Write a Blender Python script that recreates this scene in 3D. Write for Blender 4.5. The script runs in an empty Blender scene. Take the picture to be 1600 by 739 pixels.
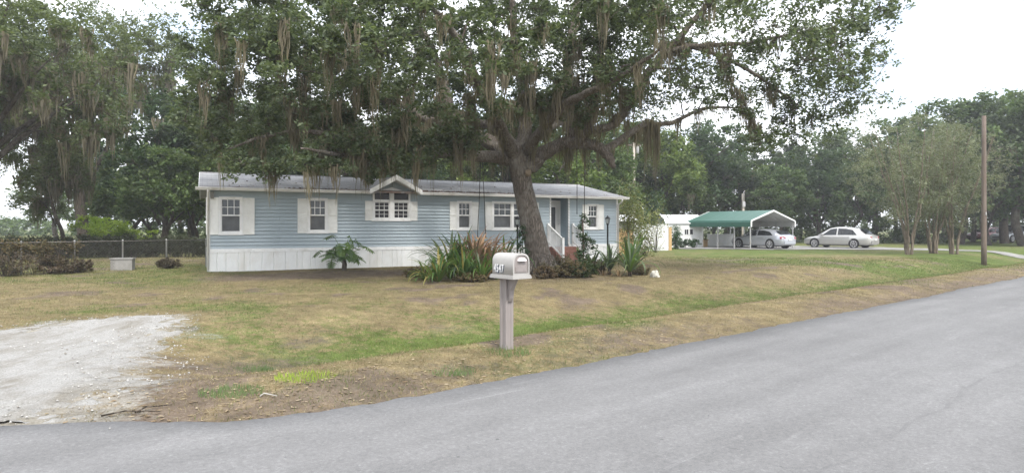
import bpy, math, random
import numpy as np
from mathutils import Vector, Matrix
R = math.radians
random.seed(7)
rng = np.random.default_rng(7)
S = bpy.context.scene
C = S.collection

# ------------------------------------------------------------------ camera
UX, UY = .9011, .4336                # direction of the long front wall
FPX = 1000.0                       # focal length in photo pixels (photo 1600 wide)
HZ = 355.0                         # horizon row in the photo
EYE = 1.6
cam = bpy.data.cameras.new('camera')
cam.sensor_width = 36; cam.lens = 36*FPX/1600
cam.shift_y = -(369.5-HZ)/1600
cam.clip_start = .05; cam.clip_end = 2000
co = bpy.data.objects.new('camera', cam); C.objects.link(co)
co.location = (0, 0, EYE); co.rotation_euler = (R(90), 0, 0)
S.camera = co
S.view_settings.view_transform = 'Standard'; S.view_settings.look = 'None'
S.view_settings.gamma = 1; S.view_settings.use_curve_mapping = False
S.view_settings.exposure = 1.4
S.cycles.max_bounces = 6; S.cycles.diffuse_bounces = 3; S.cycles.glossy_bounces = 2
S.cycles.transmission_bounces = 4; S.cycles.transparent_max_bounces = 8

# ------------------------------------------------------------------ sky and sun (thin bright overcast with a few blue gaps)
SUN_EL, SUN_AZ = R(48), R(158)     # azimuth measured from +Y towards +X
W = bpy.data.worlds.new('World'); S.world = W; W.use_nodes = True
nt = W.node_tree; nt.nodes.clear()
def N(t, nt=nt, **k):
    n = nt.nodes.new(t)
    for a, b in k.items(): setattr(n, a, b)
    return n
sky = N('ShaderNodeTexSky', sky_type='NISHITA', sun_disc=False, sun_elevation=SUN_EL, sun_rotation=SUN_AZ)
sky.air_density = 1.0; sky.dust_density = 1.5; sky.ozone_density = 1.0
tc = N('ShaderNodeTexCoord')
mp = N('ShaderNodeMapping'); mp.inputs['Scale'].default_value = (1, 1, 2.2)
nz = N('ShaderNodeTexNoise'); nz.inputs['Scale'].default_value = 2.6; nz.inputs['Detail'].default_value = 6; nz.inputs['Roughness'].default_value = .55
rp = N('ShaderNodeValToRGB'); rp.color_ramp.elements[0].position = .36; rp.color_ramp.elements[1].position = .56
rp.color_ramp.elements[0].color = (.30, .30, .30, 1); rp.color_ramp.elements[1].color = (1, 1, 1, 1)
mx = N('ShaderNodeMix', data_type='RGBA'); mx.inputs['B'].default_value = (9.0, 9.2, 9.7, 1)
bg = N('ShaderNodeBackground'); bg.inputs['Strength'].default_value = .1
ow = N('ShaderNodeOutputWorld')
L = nt.links.new
L(tc.outputs['Generated'], mp.inputs['Vector']); L(mp.outputs[0], nz.inputs['Vector']); L(nz.outputs['Fac'], rp.inputs[0])
L(rp.outputs[0], mx.inputs['Factor']); L(sky.outputs[0], mx.inputs['A']); L(mx.outputs['Result'], bg.inputs[0]); L(bg.outputs[0], ow.inputs[0])
sl = bpy.data.lights.new('sun', 'SUN'); sl.energy = 1.8; sl.angle = R(11); sl.color = (1, .96, .9)
so = bpy.data.objects.new('sun', sl); C.objects.link(so)
sd = Vector((math.sin(SUN_AZ)*math.cos(SUN_EL), math.cos(SUN_AZ)*math.cos(SUN_EL), math.sin(SUN_EL)))
so.rotation_euler = sd.to_track_quat('Z', 'Y').to_euler()

# ------------------------------------------------------------------ helpers
def P(px, d): return (px-800)/FPX*d
def Zat(py, d): return EYE+(HZ-py)/FPX*d

def lattice(x, y, seed=0):
    r = np.random.default_rng(seed).random((256, 256))
    xi = np.floor(x).astype(int); yi = np.floor(y).astype(int)
    fx = x-xi; fy = y-yi; fx = fx*fx*(3-2*fx); fy = fy*fy*(3-2*fy)
    g = lambda i, j: r[i % 256, j % 256]
    return (g(xi, yi)*(1-fx)+g(xi+1, yi)*fx)*(1-fy)+(g(xi, yi+1)*(1-fx)+g(xi+1, yi+1)*fx)*fy
def fbm(x, y, s, seed=0, oct=4):
    x = np.asarray(x, float); y = np.asarray(y, float)
    v = 0; a = .5; t = 0
    for k in range(oct):
        v = v+a*lattice(x/s*2**k+17.3*k, y/s*2**k+9.1*k, seed+k); t += a; a *= .5
    return v/t
def sstep(a, b, x):
    t = np.clip((np.asarray(x, float)-a)/(b-a), 0, 1); return t*t*(3-2*t)

def props(o, label=None, cat=None, group=None, kind=None):
    if label: o['label'] = label
    if cat: o['category'] = cat
    if group: o['group'] = group
    if kind: o['kind'] = kind
    return o
def thing(name, loc, label, cat, group=None, rz=0.0):
    o = bpy.data.objects.new(name, None); C.objects.link(o)
    o.location = loc; o.rotation_euler = (0, 0, rz); o.empty_display_size = .2
    return props(o, label, cat, group)
def place(name, me, parent=None, m=None, kind=None):
    o = bpy.data.objects.new(name, me); C.objects.link(o)
    if m is not None and not me.materials: me.materials.append(m)
    if parent is not None: o.parent = parent
    if kind: o['kind'] = kind
    return o
def copy_tree(o, parent=None):
    c = o.copy(); C.objects.link(c)
    if parent is not None: c.parent = parent
    for ch in o.children: copy_tree(ch, c)
    return c

class MB:
    def __init__(s): s.v = []; s.f = []; s.sm = []
    def add(s, v, f, smooth=False):
        b = len(s.v); s.v += [tuple(p) for p in v]; s.f += [tuple(i+b for i in q) for q in f]; s.sm += [smooth]*len(f); return s
    def box(s, x0, x1, y0, y1, z0, z1):
        v = [(x0,y0,z0),(x1,y0,z0),(x1,y1,z0),(x0,y1,z0),(x0,y0,z1),(x1,y0,z1),(x1,y1,z1),(x0,y1,z1)]
        return s.add(v, [(3,2,1,0),(4,5,6,7),(0,1,5,4),(1,2,6,5),(2,3,7,6),(3,0,4,7)])
    def bar(s, a, b, w, h):
        a = Vector(a); b = Vector(b); d = (b-a).normalized()
        u = d.cross(Vector((0,0,1))); u = u.normalized() if u.length > 1e-3 else Vector((1,0,0)); n = u.cross(d)
        v = [p+u*(w/2*i)+n*(h/2*j) for p in (a, b) for i, j in ((-1,-1),(1,-1),(1,1),(-1,1))]
        return s.add(v, [(3,2,1,0),(4,5,6,7),(0,1,5,4),(1,2,6,5),(2,3,7,6),(3,0,4,7)])
    def prism(s, poly, axis, a, b):
        n = len(poly)
        mk = {'x': lambda p, t: (t, p[0], p[1]), 'y': lambda p, t: (p[0], t, p[1]), 'z': lambda p, t: (p[0], p[1], t)}[axis]
        v = [mk(p, a) for p in poly]+[mk(p, b) for p in poly]
        f = [tuple(range(n))[::-1], tuple(range(n, 2*n))]+[(i, (i+1) % n, n+(i+1) % n, n+i) for i in range(n)]
        return s.add(v, f)
    def tube(s, pts, rad, n=8, cap=True, wob=0.0, smooth=True):
        pts = [Vector(p) for p in pts]; m = len(pts); v = []
        if not hasattr(rad, '__len__'): rad = [rad]*m
        up = None
        for i, p in enumerate(pts):
            t = (pts[min(i+1, m-1)]-pts[max(i-1, 0)]).normalized()
            if up is None: up = Vector((1,0,0)) if abs(t.x) < .8 else Vector((0,1,0))
            u = (up-t*up.dot(t)).normalized(); w = t.cross(u); up = u
            for k in range(n):
                a = 2*math.pi*k/n; r = rad[i]
                if wob: r *= 1+wob*(math.sin(3*a+i*.21)*.55+math.sin(5*a+1.3+i*.13)*.35+math.sin(9*a+i*.4)*.25)
                v.append(p+(u*math.cos(a)+w*math.sin(a))*r)
        f = [(i*n+k, i*n+(k+1) % n, (i+1)*n+(k+1) % n, (i+1)*n+k) for i in range(m-1) for k in range(n)]
        if cap: f += [tuple(range(n))[::-1], tuple(range((m-1)*n, m*n))]
        return s.add(v, f, smooth)
    def lathe(s, prof, n=16, c=(0,0,0), smooth=True):
        v = [(c[0]+r*math.cos(2*math.pi*k/n), c[1]+r*math.sin(2*math.pi*k/n), c[2]+z) for r, z in prof for k in range(n)]
        m = len(prof)
        f = [(i*n+k, i*n+(k+1) % n, (i+1)*n+(k+1) % n, (i+1)*n+k) for i in range(m-1) for k in range(n)]
        f += [tuple(range(n))[::-1], tuple(range((m-1)*n, m*n))]
        return s.add(v, f, smooth)
    def mesh(s, name, m=None):
        me = bpy.data.meshes.new(name); me.from_pydata([tuple(p) for p in s.v], [], s.f)
        me.polygons.foreach_set('use_smooth', s.sm); me.update()
        if m is not None: me.materials.append(m)
        return me
    def build(s, name, m, parent=None, kind=None):
        return place(name, s.mesh(name, m), parent, kind=kind)

def np_mesh(name, verts, faces, m, smooth=False):
    """verts (N,3); faces (M,k) with one k"""
    me = bpy.data.meshes.new(name); k = faces.shape[1]
    me.vertices.add(len(verts)); me.vertices.foreach_set('co', np.ascontiguousarray(verts, np.float32).ravel())
    me.loops.add(faces.size); me.loops.foreach_set('vertex_index', np.ascontiguousarray(faces, np.int32).ravel())
    me.polygons.add(len(faces)); me.polygons.foreach_set('loop_start', np.arange(0, faces.size, k, dtype=np.int32))
    if smooth: me.polygons.foreach_set('use_smooth', np.ones(len(faces), bool))
    me.update(calc_edges=True)
    if m is not None: me.materials.append(m)
    return me

# ------------------------------------------------------------------ materials
class NB:
    def __init__(s, name):
        s.m = bpy.data.materials.new(name); s.m.use_nodes = True; s.t = s.m.node_tree; s.t.nodes.clear()
        s.out = s.n('ShaderNodeOutputMaterial'); s.b = s.n('ShaderNodeBsdfPrincipled'); s.l(s.b.outputs[0], s.out.inputs[0])
    def n(s, t, **k):
        x = s.t.nodes.new(t)
        for a, b in k.items(): setattr(x, a, b)
        return x
    def l(s, a, b): s.t.links.new(a, b)
    def coord(s, kind='Object', scale=(1,1,1)):
        c = s.n('ShaderNodeTexCoord'); m = s.n('ShaderNodeMapping'); m.inputs['Scale'].default_value = scale
        s.l(c.outputs[kind], m.inputs[0]); return m.outputs[0]
    def wpos(s):
        return s.n('ShaderNodeNewGeometry').outputs['Position']
    def noise(s, vec, scale, detail=4, rough=.6, dist=0):
        x = s.n('ShaderNodeTexNoise'); x.inputs['Scale'].default_value = scale; x.inputs['Detail'].default_value = detail
        x.inputs['Roughness'].default_value = rough; x.inputs['Distortion'].default_value = dist
        s.l(vec, x.inputs['Vector']); return x.outputs['Fac']
    def ramp(s, fac, stops):
        r = s.n('ShaderNodeValToRGB'); e = r.color_ramp.elements
        while len(e) < len(stops): e.new(.5)
        for q, (p, c) in zip(e, stops):
            q.position = p; q.color = (c, c, c, 1) if not hasattr(c, '__len__') else (*c, 1)
        s.l(fac, r.inputs[0]); return r.outputs[0]
    def mix(s, fac, a, b, mode='MIX'):
        x = s.n('ShaderNodeMix', data_type='RGBA', blend_type=mode)
        for i, q in (('Factor', fac), ('A', a), ('B', b)):
            if isinstance(q, (int, float)): x.inputs[i].default_value = q
            elif isinstance(q, tuple): x.inputs[i].default_value = (*q, 1)
            else: s.l(q, x.inputs[i])
        return x.outputs['Result']
    def math(s, op, a, b=None, clamp=False):
        x = s.n('ShaderNodeMath', operation=op); x.use_clamp = clamp
        for i, q in enumerate((a, b)):
            if q is None: continue
            if isinstance(q, (int, float)): x.inputs[i].default_value = q
            else: s.l(q, x.inputs[i])
        return x.outputs[0]
    def set(s, **k):
        for a, b in k.items():
            i = s.b.inputs[a.replace('_', ' ')]
            if isinstance(b, (int, float)): i.default_value = b
            elif isinstance(b, tuple): i.default_value = (*b, 1)
            else: s.l(b, i)
        return s
    def bump(s, h, strength=.3, dist=.02):
        x = s.n('ShaderNodeBump'); x.inputs['Strength'].default_value = strength; x.inputs['Distance'].default_value = dist
        s.l(h, x.inputs['Height']); s.l(x.outputs[0], s.b.inputs['Normal']); return s

def paint(name, col, rough=.5, var=.12, dirt=None, dscale=3, bump=.1, metal=0, stretch=(1,1,1), per_obj=.06, spec=.4):
    """a painted or plain surface with fine mottling, an optional dirt layer and a little change from piece to piece"""
    b = NB(name); v = b.coord('Object', stretch)
    f = b.noise(v, 9, 5); lo = tuple(c*(1-var) for c in col); hi = tuple(min(1, c*(1+var)) for c in col)
    c = b.ramp(f, [(.3, lo), (.7, hi)])
    if dirt:
        c = b.mix(b.ramp(b.noise(v, dscale, 6, .65, .4), [(.5, 0.), (.75, .75)]), c, dirt)
    if per_obj:
        oi = b.n('ShaderNodeObjectInfo')
        c = b.mix(1.0, c, b.ramp(oi.outputs['Random'], [(0, 1-per_obj), (1, 1+per_obj*.3)]), 'MULTIPLY')
    b.set(Base_Color=c, Roughness=rough, Metallic=metal, Specular_IOR_Level=spec)
    b.bump(b.noise(v, 60, 3), bump, .004)
    return b.m

def leaf_mat(name, cols, trans=.35, rough=.55, objvar=.25):
    b = NB(name)
    g = b.n('ShaderNodeNewGeometry'); oi = b.n('ShaderNodeObjectInfo')
    n = len(cols)
    c = b.ramp(g.outputs['Random Per Island'], [(i/max(1, n-1), q) for i, q in enumerate(cols)])
    big = b.noise(g.outputs['Position'], .55, 3)
    c = b.mix(1.0, c, b.ramp(big, [(.32, .72), (.68, 1.35)]), 'MULTIPLY')
    c = b.mix(1.0, c, b.ramp(oi.outputs['Random'], [(0, (1-objvar, 1-objvar*.8, 1-objvar*.5)), (.5, (1, 1, 1)), (1, (1+objvar, 1+objvar*.7, 1-objvar*.2))]), 'MULTIPLY')
    b.set(Base_Color=c, Roughness=rough, Specular_IOR_Level=.35)
    t = b.n('ShaderNodeBsdfTranslucent'); tcx = b.mix(1.0, c, (1.25, 1.3, .7), 'MULTIPLY'); b.l(tcx, t.inputs[0])
    ms = b.n('ShaderNodeMixShader'); ms.inputs[0].default_value = trans
    b.l(b.b.outputs[0], ms.inputs[1]); b.l(t.outputs[0], ms.inputs[2]); b.l(ms.outputs[0], b.out.inputs[0])
    return b.m

def bark_mat(name, dark, light, lichen=None, sc=1.0):
    b = NB(name); v = b.coord('Object', (4.5*sc, 4.5*sc, .55*sc))
    vo = b.n('ShaderNodeTexVoronoi', feature='DISTANCE_TO_EDGE'); vo.inputs['Scale'].default_value = 5
    vd = b.noise(v, 4, 5, .65, .8)
    add = b.n('ShaderNodeVectorMath', operation='ADD'); b.l(v, add.inputs[0])
    sc2 = b.n('ShaderNodeVectorMath', operation='SCALE'); sc2.inputs['Scale'].default_value = .35
    cb = b.n('ShaderNodeCombineXYZ'); b.l(vd, cb.inputs[0]); b.l(vd, cb.inputs[1]); b.l(cb.outputs[0], sc2.inputs[0]); b.l(sc2.outputs[0], add.inputs[1])
    b.l(add.outputs[0], vo.inputs['Vector'])
    h = b.ramp(vo.outputs['Distance'], [(0, 0.), (.22, 1.)])
    c = b.mix(b.math('MULTIPLY', h, b.ramp(vd, [(.3, .3), (.7, 1.)])), dark, light)
    if lichen: c = b.mix(b.ramp(b.noise(b.coord('Object'), 1.6, 5, .7), [(.5, 0.), (.68, .7)]), c, lichen)
    b.set(Base_Color=c, Roughness=.9, Specular_IOR_Level=.15).bump(b.math('ADD', h, b.math('MULTIPLY', vd, .6)), .9, .03)
    return b.m

M = {}
M['siding'] = paint('blue_vinyl_siding', (.37, .435, .47), .5, .05, (.335, .39, .42), 1.2, .05, stretch=(.5, 1, 3), per_obj=.05)
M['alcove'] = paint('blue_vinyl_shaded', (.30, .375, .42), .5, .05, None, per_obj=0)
M['trim'] = paint('white_trim', (.80, .80, .79), .45, .04, (.55, .53, .48), 2.5, .05)
M['gutter'] = paint('white_gutter', (.76, .75, .73), .4, .05, (.36, .31, .25), 1.6, .05, stretch=(.6, 1, 1))
M['shutter'] = paint('white_shutter', (.80, .80, .77), .5, .03, (.62, .61, .55), 2, .05)
M['skirt'] = paint('white_skirting', (.78, .79, .78), .5, .03, (.62, .60, .55), 1.4, .05, stretch=(1, 1, .5), per_obj=.1)
M['door'] = paint('white_door', (.66, .66, .64), .4, .03)
M['brick'] = paint('red_brick', (.22, .105, .08), .85, .25, (.33, .2, .15), 6, .4)
M['black'] = paint('black_metal', (.014, .014, .016), .45, .1)
M['grey_mail'] = paint('taupe_mailbox', (.345, .335, .32), .62, .05, (.29, .28, .26), 5, .12, per_obj=0)
M['grey_post'] = paint('taupe_post', (.235, .21, .20), .62, .06, (.17, .15, .14), 4, .12, stretch=(1, 1, .4), per_obj=0)
M['mail_handle'] = paint('pale_handle', (.72, .68, .68), .35, .03)
M['white'] = paint('white_plain', (.66, .67, .66), .5, .04, (.6, .58, .52), 2)
M['digit'] = paint('digit_white', (.66, .66, .66), .4, .02, bump=0)
M['digit_back'] = paint('digit_dark', (.035, .05, .08), .4, .02, bump=0)
M['green_metal'] = paint('green_roof_metal', (.038, .112, .085), .45, .06, (.05, .125, .10), 1.3, .05)
M['galv'] = paint('galvanised', (.42, .42, .42), .4, .08, (.3, .26, .22), 3, metal=.3)
M['wire'] = paint('weathered_wire', (.11, .10, .09), .7, .1)
M['under'] = paint('pale_underside', (.42, .42, .41), .5, .05)
M['tan'] = paint('tan_wood', (.46, .31, .15), .75, .15, (.3, .2, .1), 3, .3, stretch=(3, 3, .6))
M['concrete'] = paint('pale_concrete', (.38, .37, .34), .85, .12, (.22, .21, .18), 3, .3)
M['slabgrey'] = paint('grey_slab', (.23, .225, .21), .8, .12, (.15, .14, .12), 3, .3)
M['pole'] = paint('weathered_pole', (.125, .095, .075), .85, .2, (.18, .15, .12), 2, .5, stretch=(6, 6, .3))
M['pole_pale'] = paint('pale_pole', (.42, .38, .32), .8, .15, (.3, .27, .22), 2, .4, stretch=(5, 5, .4))
M['rope'] = paint('dark_rope', (.045, .04, .035), .9, .2)
M['dark'] = paint('dark_interior', (.012, .012, .013), .8, .1, per_obj=0)
M['tyre'] = paint('tyre_rubber', (.018, .018, .018), .8, .1, per_obj=0)
M['rim'] = paint('alloy_rim', (.66, .66, .67), .35, .05, metal=.2, per_obj=0)
M['red_lens'] = paint('red_lens', (.33, .012, .015), .2, .05, per_obj=0)
M['clear_lens'] = paint('clear_lens', (.6, .6, .62), .15, .05, per_obj=0)
M['plate'] = paint('number_plate', (.6, .6, .58), .4, .05, per_obj=0)
def car_paint(name, col):
    b = NB(name); b.set(Base_Color=col, Metallic=.55, Roughness=.32, Coat_Weight=.8, Coat_Roughness=.06)
    v = b.coord(); b.set(Base_Color=b.ramp(b.noise(v, 2, 3), [(.3, tuple(c*.94 for c in col)), (.7, col)])); return b.m
M['car_silver'] = car_paint('silver_blue_paint', (.50, .52, .57))
M['car_champ'] = car_paint('champagne_paint', (.49, .485, .46))
M['car_white'] = car_paint('white_car_paint', (.6, .62, .64))
M['car_red'] = car_paint('dark_red_paint', (.13, .03, .03))
def glass(name, col, rough=.06, spec=.5):
    b = NB(name); v = b.coord(); c = b.ramp(b.noise(v, 3, 2), [(.3, tuple(x*.7 for x in col)), (.7, tuple(x*1.3 for x in col))])
    b.set(Base_Color=c, Roughness=rough, Specular_IOR_Level=spec); b.bump(b.noise(v, 2.5, 2), .03, .05); return b.m
M['pane'] = glass('window_glass', (.03, .04, .045))
M['screen'] = glass('insect_screen', (.085, .09, .095), .45)
M['pane_dark'] = glass('dark_window_glass', (.012, .011, .015), .08, .2)
M['car_glass'] = glass('car_glass', (.015, .018, .02), .04)
M['lamp_glass'] = glass('lantern_glass', (.42, .46, .46), .1)
M['oak_leaf'] = leaf_mat('oak_leaf', [(.058, .080, .046), (.080, .108, .057), (.105, .136, .072), (.14, .165, .098)], .42, .5, 0)
M['left_leaf'] = leaf_mat('wispy_leaf', [(.075, .098, .044), (.10, .125, .052), (.13, .155, .068)], .4, .6, .12)
M['wood_leaf'] = leaf_mat('woodland_leaf', [(.048, .080, .032), (.070, .112, .040), (.098, .145, .050), (.12, .16, .062)], .42, .55, .38)
M['myrtle_leaf'] = leaf_mat('crepe_myrtle_leaf', [(.14, .16, .095), (.175, .195, .12), (.20, .205, .145)], .35, .6, .08)
M['dark_leaf'] = leaf_mat('shade_leaf', [(.040, .062, .030), (.058, .085, .038), (.078, .106, .048)], .4, .6, .2)
M['lime_leaf'] = leaf_mat('lime_leaf', [(.19, .28, .035), (.25, .34, .05), (.31, .38, .07)], .4, .5, .05)
M['yellow_leaf'] = leaf_mat('yellow_green_leaf', [(.10, .13, .04), (.15, .17, .06), (.19, .17, .07)], .35, .5, .1)
M['strap'] = leaf_mat('strap_leaf', [(.075, .14, .04), (.105, .18, .055)], .4, .4, .35)
M['strap_yellow'] = leaf_mat('yellowing_strap_leaf', [(.26, .22, .06), (.22, .2, .08)], .3, .5, .25)
M['agave'] = leaf_mat('grey_green_leaf', [(.085, .12, .065), (.11, .145, .08)], .3, .5, .3)
M['dry_strap'] = leaf_mat('withered_leaf', [(.22, .16, .10), (.17, .115, .075)], .2, .7, .3)
M['rust_leaf'] = leaf_mat('rust_leaf', [(.23, .14, .105), (.29, .19, .145), (.22, .16, .115)], .25, .6, .3)
M['brush'] = leaf_mat('dry_brush', [(.09, .065, .045), (.13, .095, .065), (.10, .09, .05)], .2, .8, .25)
M['scrub'] = leaf_mat('scrub_leaf', [(.085, .085, .05), (.11, .10, .065), (.14, .105, .07)], .25, .7, .35)
M['philo'] = leaf_mat('philodendron_leaf', [(.085, .15, .055), (.11, .18, .065)], .35, .35, .3)
M['vine'] = leaf_mat('vine_leaf', [(.04, .075, .035), (.055, .095, .045)], .3, .5, .15)
M['moss'] = leaf_mat('spanish_moss', [(.11, .10, .078), (.15, .135, .105), (.19, .17, .13)], .35, .9, .1)
M['bark'] = bark_mat('live_oak_bark', (.095, .08, .066), (.255, .22, .185), (.28, .265, .235))
M['bark_dark'] = bark_mat('dark_bark', (.045, .037, .03), (.14, .115, .092), (.16, .15, .125))
M['bark_pale'] = bark_mat('pale_smooth_bark', (.15, .12, .09), (.26, .215, .165), None, .5)
M['cut'] = paint('cut_limb_wood', (.22, .175, .125), .85, .2, (.13, .1, .07), 20, .4)

# ------------------------------------------------------------------ ground, road, driveway
AX, AY = .766, .643                 # along the road; the far road edge runs through (0, 6.81)
def qa(x, y): return -AY*x+AX*(y-6.81), AX*x+AY*(y-6.81)
def inv(q, a): return -AY*q+AX*a, 6.81+AX*q+AY*a
def ground_z(x, y):
    x = np.asarray(x, float); y = np.asarray(y, float)
    q, a = qa(x, y)
    sw = -.40*sstep(1.7, 3.3, q)*(1-sstep(3.9, 7.0, q))*sstep(-4.0, -.5, a)
    out = sstep(.05, 1.2, q)+sstep(-6.6, -7.6, q)
    berm = .06*sstep(.3, 1.2, q)*(1-sstep(1.5, 2.4, q))*sstep(-3.5, -1, a)
    n = (fbm(x, y, 2.2, 3)-.5)*.07*np.clip(out, 0, 1)
    under = -.05*(1-np.clip(out, 0, 1))-.004
    far = sstep(45, 140, np.hypot(x, y))*.4*(fbm(x, y, 40, 8)-.3)
    return sw+berm+n+under+far
def gz(x, y): return float(ground_z(np.array([x]), np.array([y]))[0])

def axis(lo, f0, f1, hi, step, g=1.22):
    a = [f0]; s = step
    while a[-1] > lo: s *= g; a.append(a[-1]-s)
    b = list(np.arange(f0, f1, step)); c = [f1]; s = step
    while c[-1] < hi: s *= g; c.append(c[-1]+s)
    return np.array(a[:0:-1]+b+c)
xs = axis(-700, -17, 27, 700, .2); ys = axis(-500, 3.0, 34, 900, .2)
gx, gy = np.meshgrid(xs, ys); gx = gx.ravel(); gy = gy.ravel()
def masks(x, y):
    q, a = qa(x, y); n1 = fbm(x, y, 1.6, 20); n2 = fbm(x, y, .6, 30); n3 = fbm(x, y, 6, 40)
    dist = np.hypot(x, y)
    green = .09+.20*sstep(.45, .7, n3)+.16*sstep(.5, .75, n1)
    swale = sstep(1.9, 2.6, q)*(1-sstep(3.6, 6.2, q))*sstep(-2.5, 0, a)
    green = np.maximum(green, swale*(.66+.5*(n1-.5)))
    farlawn = sstep(20, 27, y)*sstep(3, 10, x)
    green = np.maximum(green, farlawn*(.52+.9*(n3-.5)))
    leftlawn = sstep(13, 20, y)*(1-sstep(-9.5, -7.5, x))
    green = np.maximum(green, leftlawn*(.42+.7*(n3-.5)))
    strip = np.exp(-((q-1.95)/.28)**2)*sstep(-3, 0, a)
    green = np.maximum(green, .45*strip)
    green = np.maximum(green, sstep(34, 40, y)*.5)
    green = np.clip(green+.5*(n2-.5), 0, 1)
    # bare brown earth: strip before the house, under the oak, along the verge
    hx = (x+10.9)*UX+(y-22.9)*UY; hv = -(x+10.9)*UY+(y-22.9)*UX
    dirt = sstep(-7.5, -3.0, hv)*sstep(-2.0, -2.6, -hv*0-2.3+0*hx)*0
    dirt = np.exp(-((hv+3.2)/1.9)**2)*sstep(-1.5, 1, hx)*(1-sstep(10, 14, hx))*.95
    dirt = np.maximum(dirt, np.exp(-(((x-.6)**2+(y-21)**2)/14.))*.55)
    verge = (1-sstep(.5, 1.9, q))*sstep(-.2, .1, q)
    dirt = np.maximum(dirt, verge*(.35+1.0*(n1-.3)))
    dirt = np.maximum(dirt, .8*sstep(.56, .74, fbm(x, y, 1.1, 120))*(1-.9*swale)*sstep(40, 30, y))
    dirt = np.maximum(dirt, sstep(-5.5, -3.8, x)*(1-sstep(-3.2, -1.5, x))*sstep(5, 6, y)*(1-sstep(8.5, 11, y))*.6)
    dirt = np.clip(dirt*(.45+1.1*n2), 0, 1)
    dist_drive = drive_sd(x, y)
    gravel = sstep(-1.3, .5, dist_drive+1.5*(n2-.5))*.9
    return green, dirt, gravel
DRIVE = np.array([(-3.3,4.6),(-3.85,5.75),(-4.05,6.8),(-4.35,7.4),(-4.7,8.4),(-5.4,10.2),(-5.95,11.75),(-6.9,11.45),(-7.5,10.4),(-8.3,9.4),(-9.8,8.2),(-13,6.2),(-13,2.0),(-6,2.0)])
def drive_sd(x, y, poly=None):
    """signed distance, positive inside"""
    p = DRIVE if poly is None else poly
    d = np.full(x.shape, 1e9); ins = np.zeros(x.shape, bool)
    for (x0, y0), (x1, y1) in zip(p, np.roll(p, -1, 0)):
        ex, ey = x1-x0, y1-y0; t = np.clip(((x-x0)*ex+(y-y0)*ey)/(ex*ex+ey*ey), 0, 1)
        d = np.minimum(d, np.hypot(x-x0-t*ex, y-y0-t*ey))
        c = ((y0 > y) != (y1 > y)) & (x < (x1-x0)*(y-y0)/(y1-y0+1e-12)+x0); ins ^= c
    return np.where(ins, d, -d)
nx, ny = len(xs), len(ys)
ii = (np.arange(ny-1)[:, None]*nx+np.arange(nx-1)[None]).ravel()
b = NB('lawn_ground'); wp = b.wpos()
at = b.n('ShaderNodeAttribute', attribute_name='cover'); sp = b.n('ShaderNodeSeparateColor'); b.l(at.outputs['Color'], sp.inputs[0])
fine = b.noise(wp, 38, 5, .75); mid = b.noise(wp, 7, 5, .7); big = b.noise(wp, 1.1, 4, .6)
dry = b.ramp(fine, [(.3, (.112, .084, .046)), (.5, (.198, .155, .085)), (.72, (.33, .278, .172))])
dry = b.mix(b.ramp(mid, [(.4, 0.), (.7, .55)]), dry, b.ramp(fine, [(.3, (.10, .095, .04)), (.7, (.22, .205, .095))]))
grn = b.ramp(fine, [(.3, (.058, .085, .022)), (.55, (.10, .135, .036)), (.75, (.165, .185, .06))])
drt = b.ramp(fine, [(.3, (.105, .08, .062)), (.55, (.155, .12, .094)), (.75, (.22, .18, .145))])
grv = b.ramp(fine, [(.3, (.19, .17, .14)), (.55, (.29, .275, .24)), (.72, (.42, .41, .38))])
wob = b.math('MULTIPLY', b.math('SUBTRACT', mid, .5), 1.5)
gm = b.ramp(b.math('ADD', sp.outputs[0], wob), [(.25, 0.), (.62, 1.)])
dm = b.ramp(b.math('ADD', sp.outputs[1], wob), [(.3, 0.), (.65, .9)])
vm = b.ramp(b.math('ADD', sp.outputs[2], wob), [(.45, 0.), (.75, .85)])
c = b.mix(gm, dry, grn); c = b.mix(dm, c, drt); c = b.mix(vm, c, grv)
c = b.mix(1.0, c, b.ramp(big, [(.3, .78), (.7, 1.2)]), 'MULTIPLY')
c = b.mix(1.0, c, b.ramp(b.noise(wp, 3.2, 5, .7), [(.3, .72), (.5, 1.), (.7, 1.3)]), 'MULTIPLY')
b.set(Base_Color=c, Roughness=.95, Specular_IOR_Level=.1).bump(b.math('ADD', fine, mid), .8, .03)
M['ground'] = b.m
me = np_mesh('lawn', np.stack([gx, gy, ground_z(gx, gy)], 1), np.stack([ii, ii+1, ii+nx+1, ii+nx], 1), M['ground'], True)
g_, d_, v_ = masks(gx, gy)
ca = me.color_attributes.new('cover', 'FLOAT_COLOR', 'POINT')
ca.data.foreach_set('color', np.stack([g_, d_, v_, np.ones_like(g_)], 1).astype(np.float32).ravel())
lawn = place('lawn', me, kind='structure')

def road_edge(a):
    a = np.asarray(a, float)
    e = np.interp(a, [-60, -22, -15, -9, -4.2, -3.8, -3.4, -2.8, -2.0, -1.0, 200], [0, 0, .9, 1.6, 1.42, 1.2, .9, .34, .08, 0, 0])
    return e+(fbm(a, a*0, .9, 51)-.5)*.16+(fbm(a, a*0+3, .16, 57)-.5)*.13
b = NB('worn_asphalt'); wp = b.wpos()
rot = b.n('ShaderNodeMapping'); rot.inputs['Rotation'].default_value = (0, 0, -math.atan2(AY, AX)); b.l(wp, rot.inputs[0])
st = b.n('ShaderNodeMapping'); st.inputs['Scale'].default_value = (.12, 1, 1); b.l(rot.outputs[0], st.inputs[0])
ag = b.noise(wp, 130, 3, .8); patch = b.noise(st.outputs[0], 1.5, 5, .6); blot = b.noise(wp, 1.7, 6, .65)
c = b.ramp(ag, [(.28, (.125, .124, .124)), (.5, (.163, .162, .161)), (.74, (.21, .209, .207))])
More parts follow.
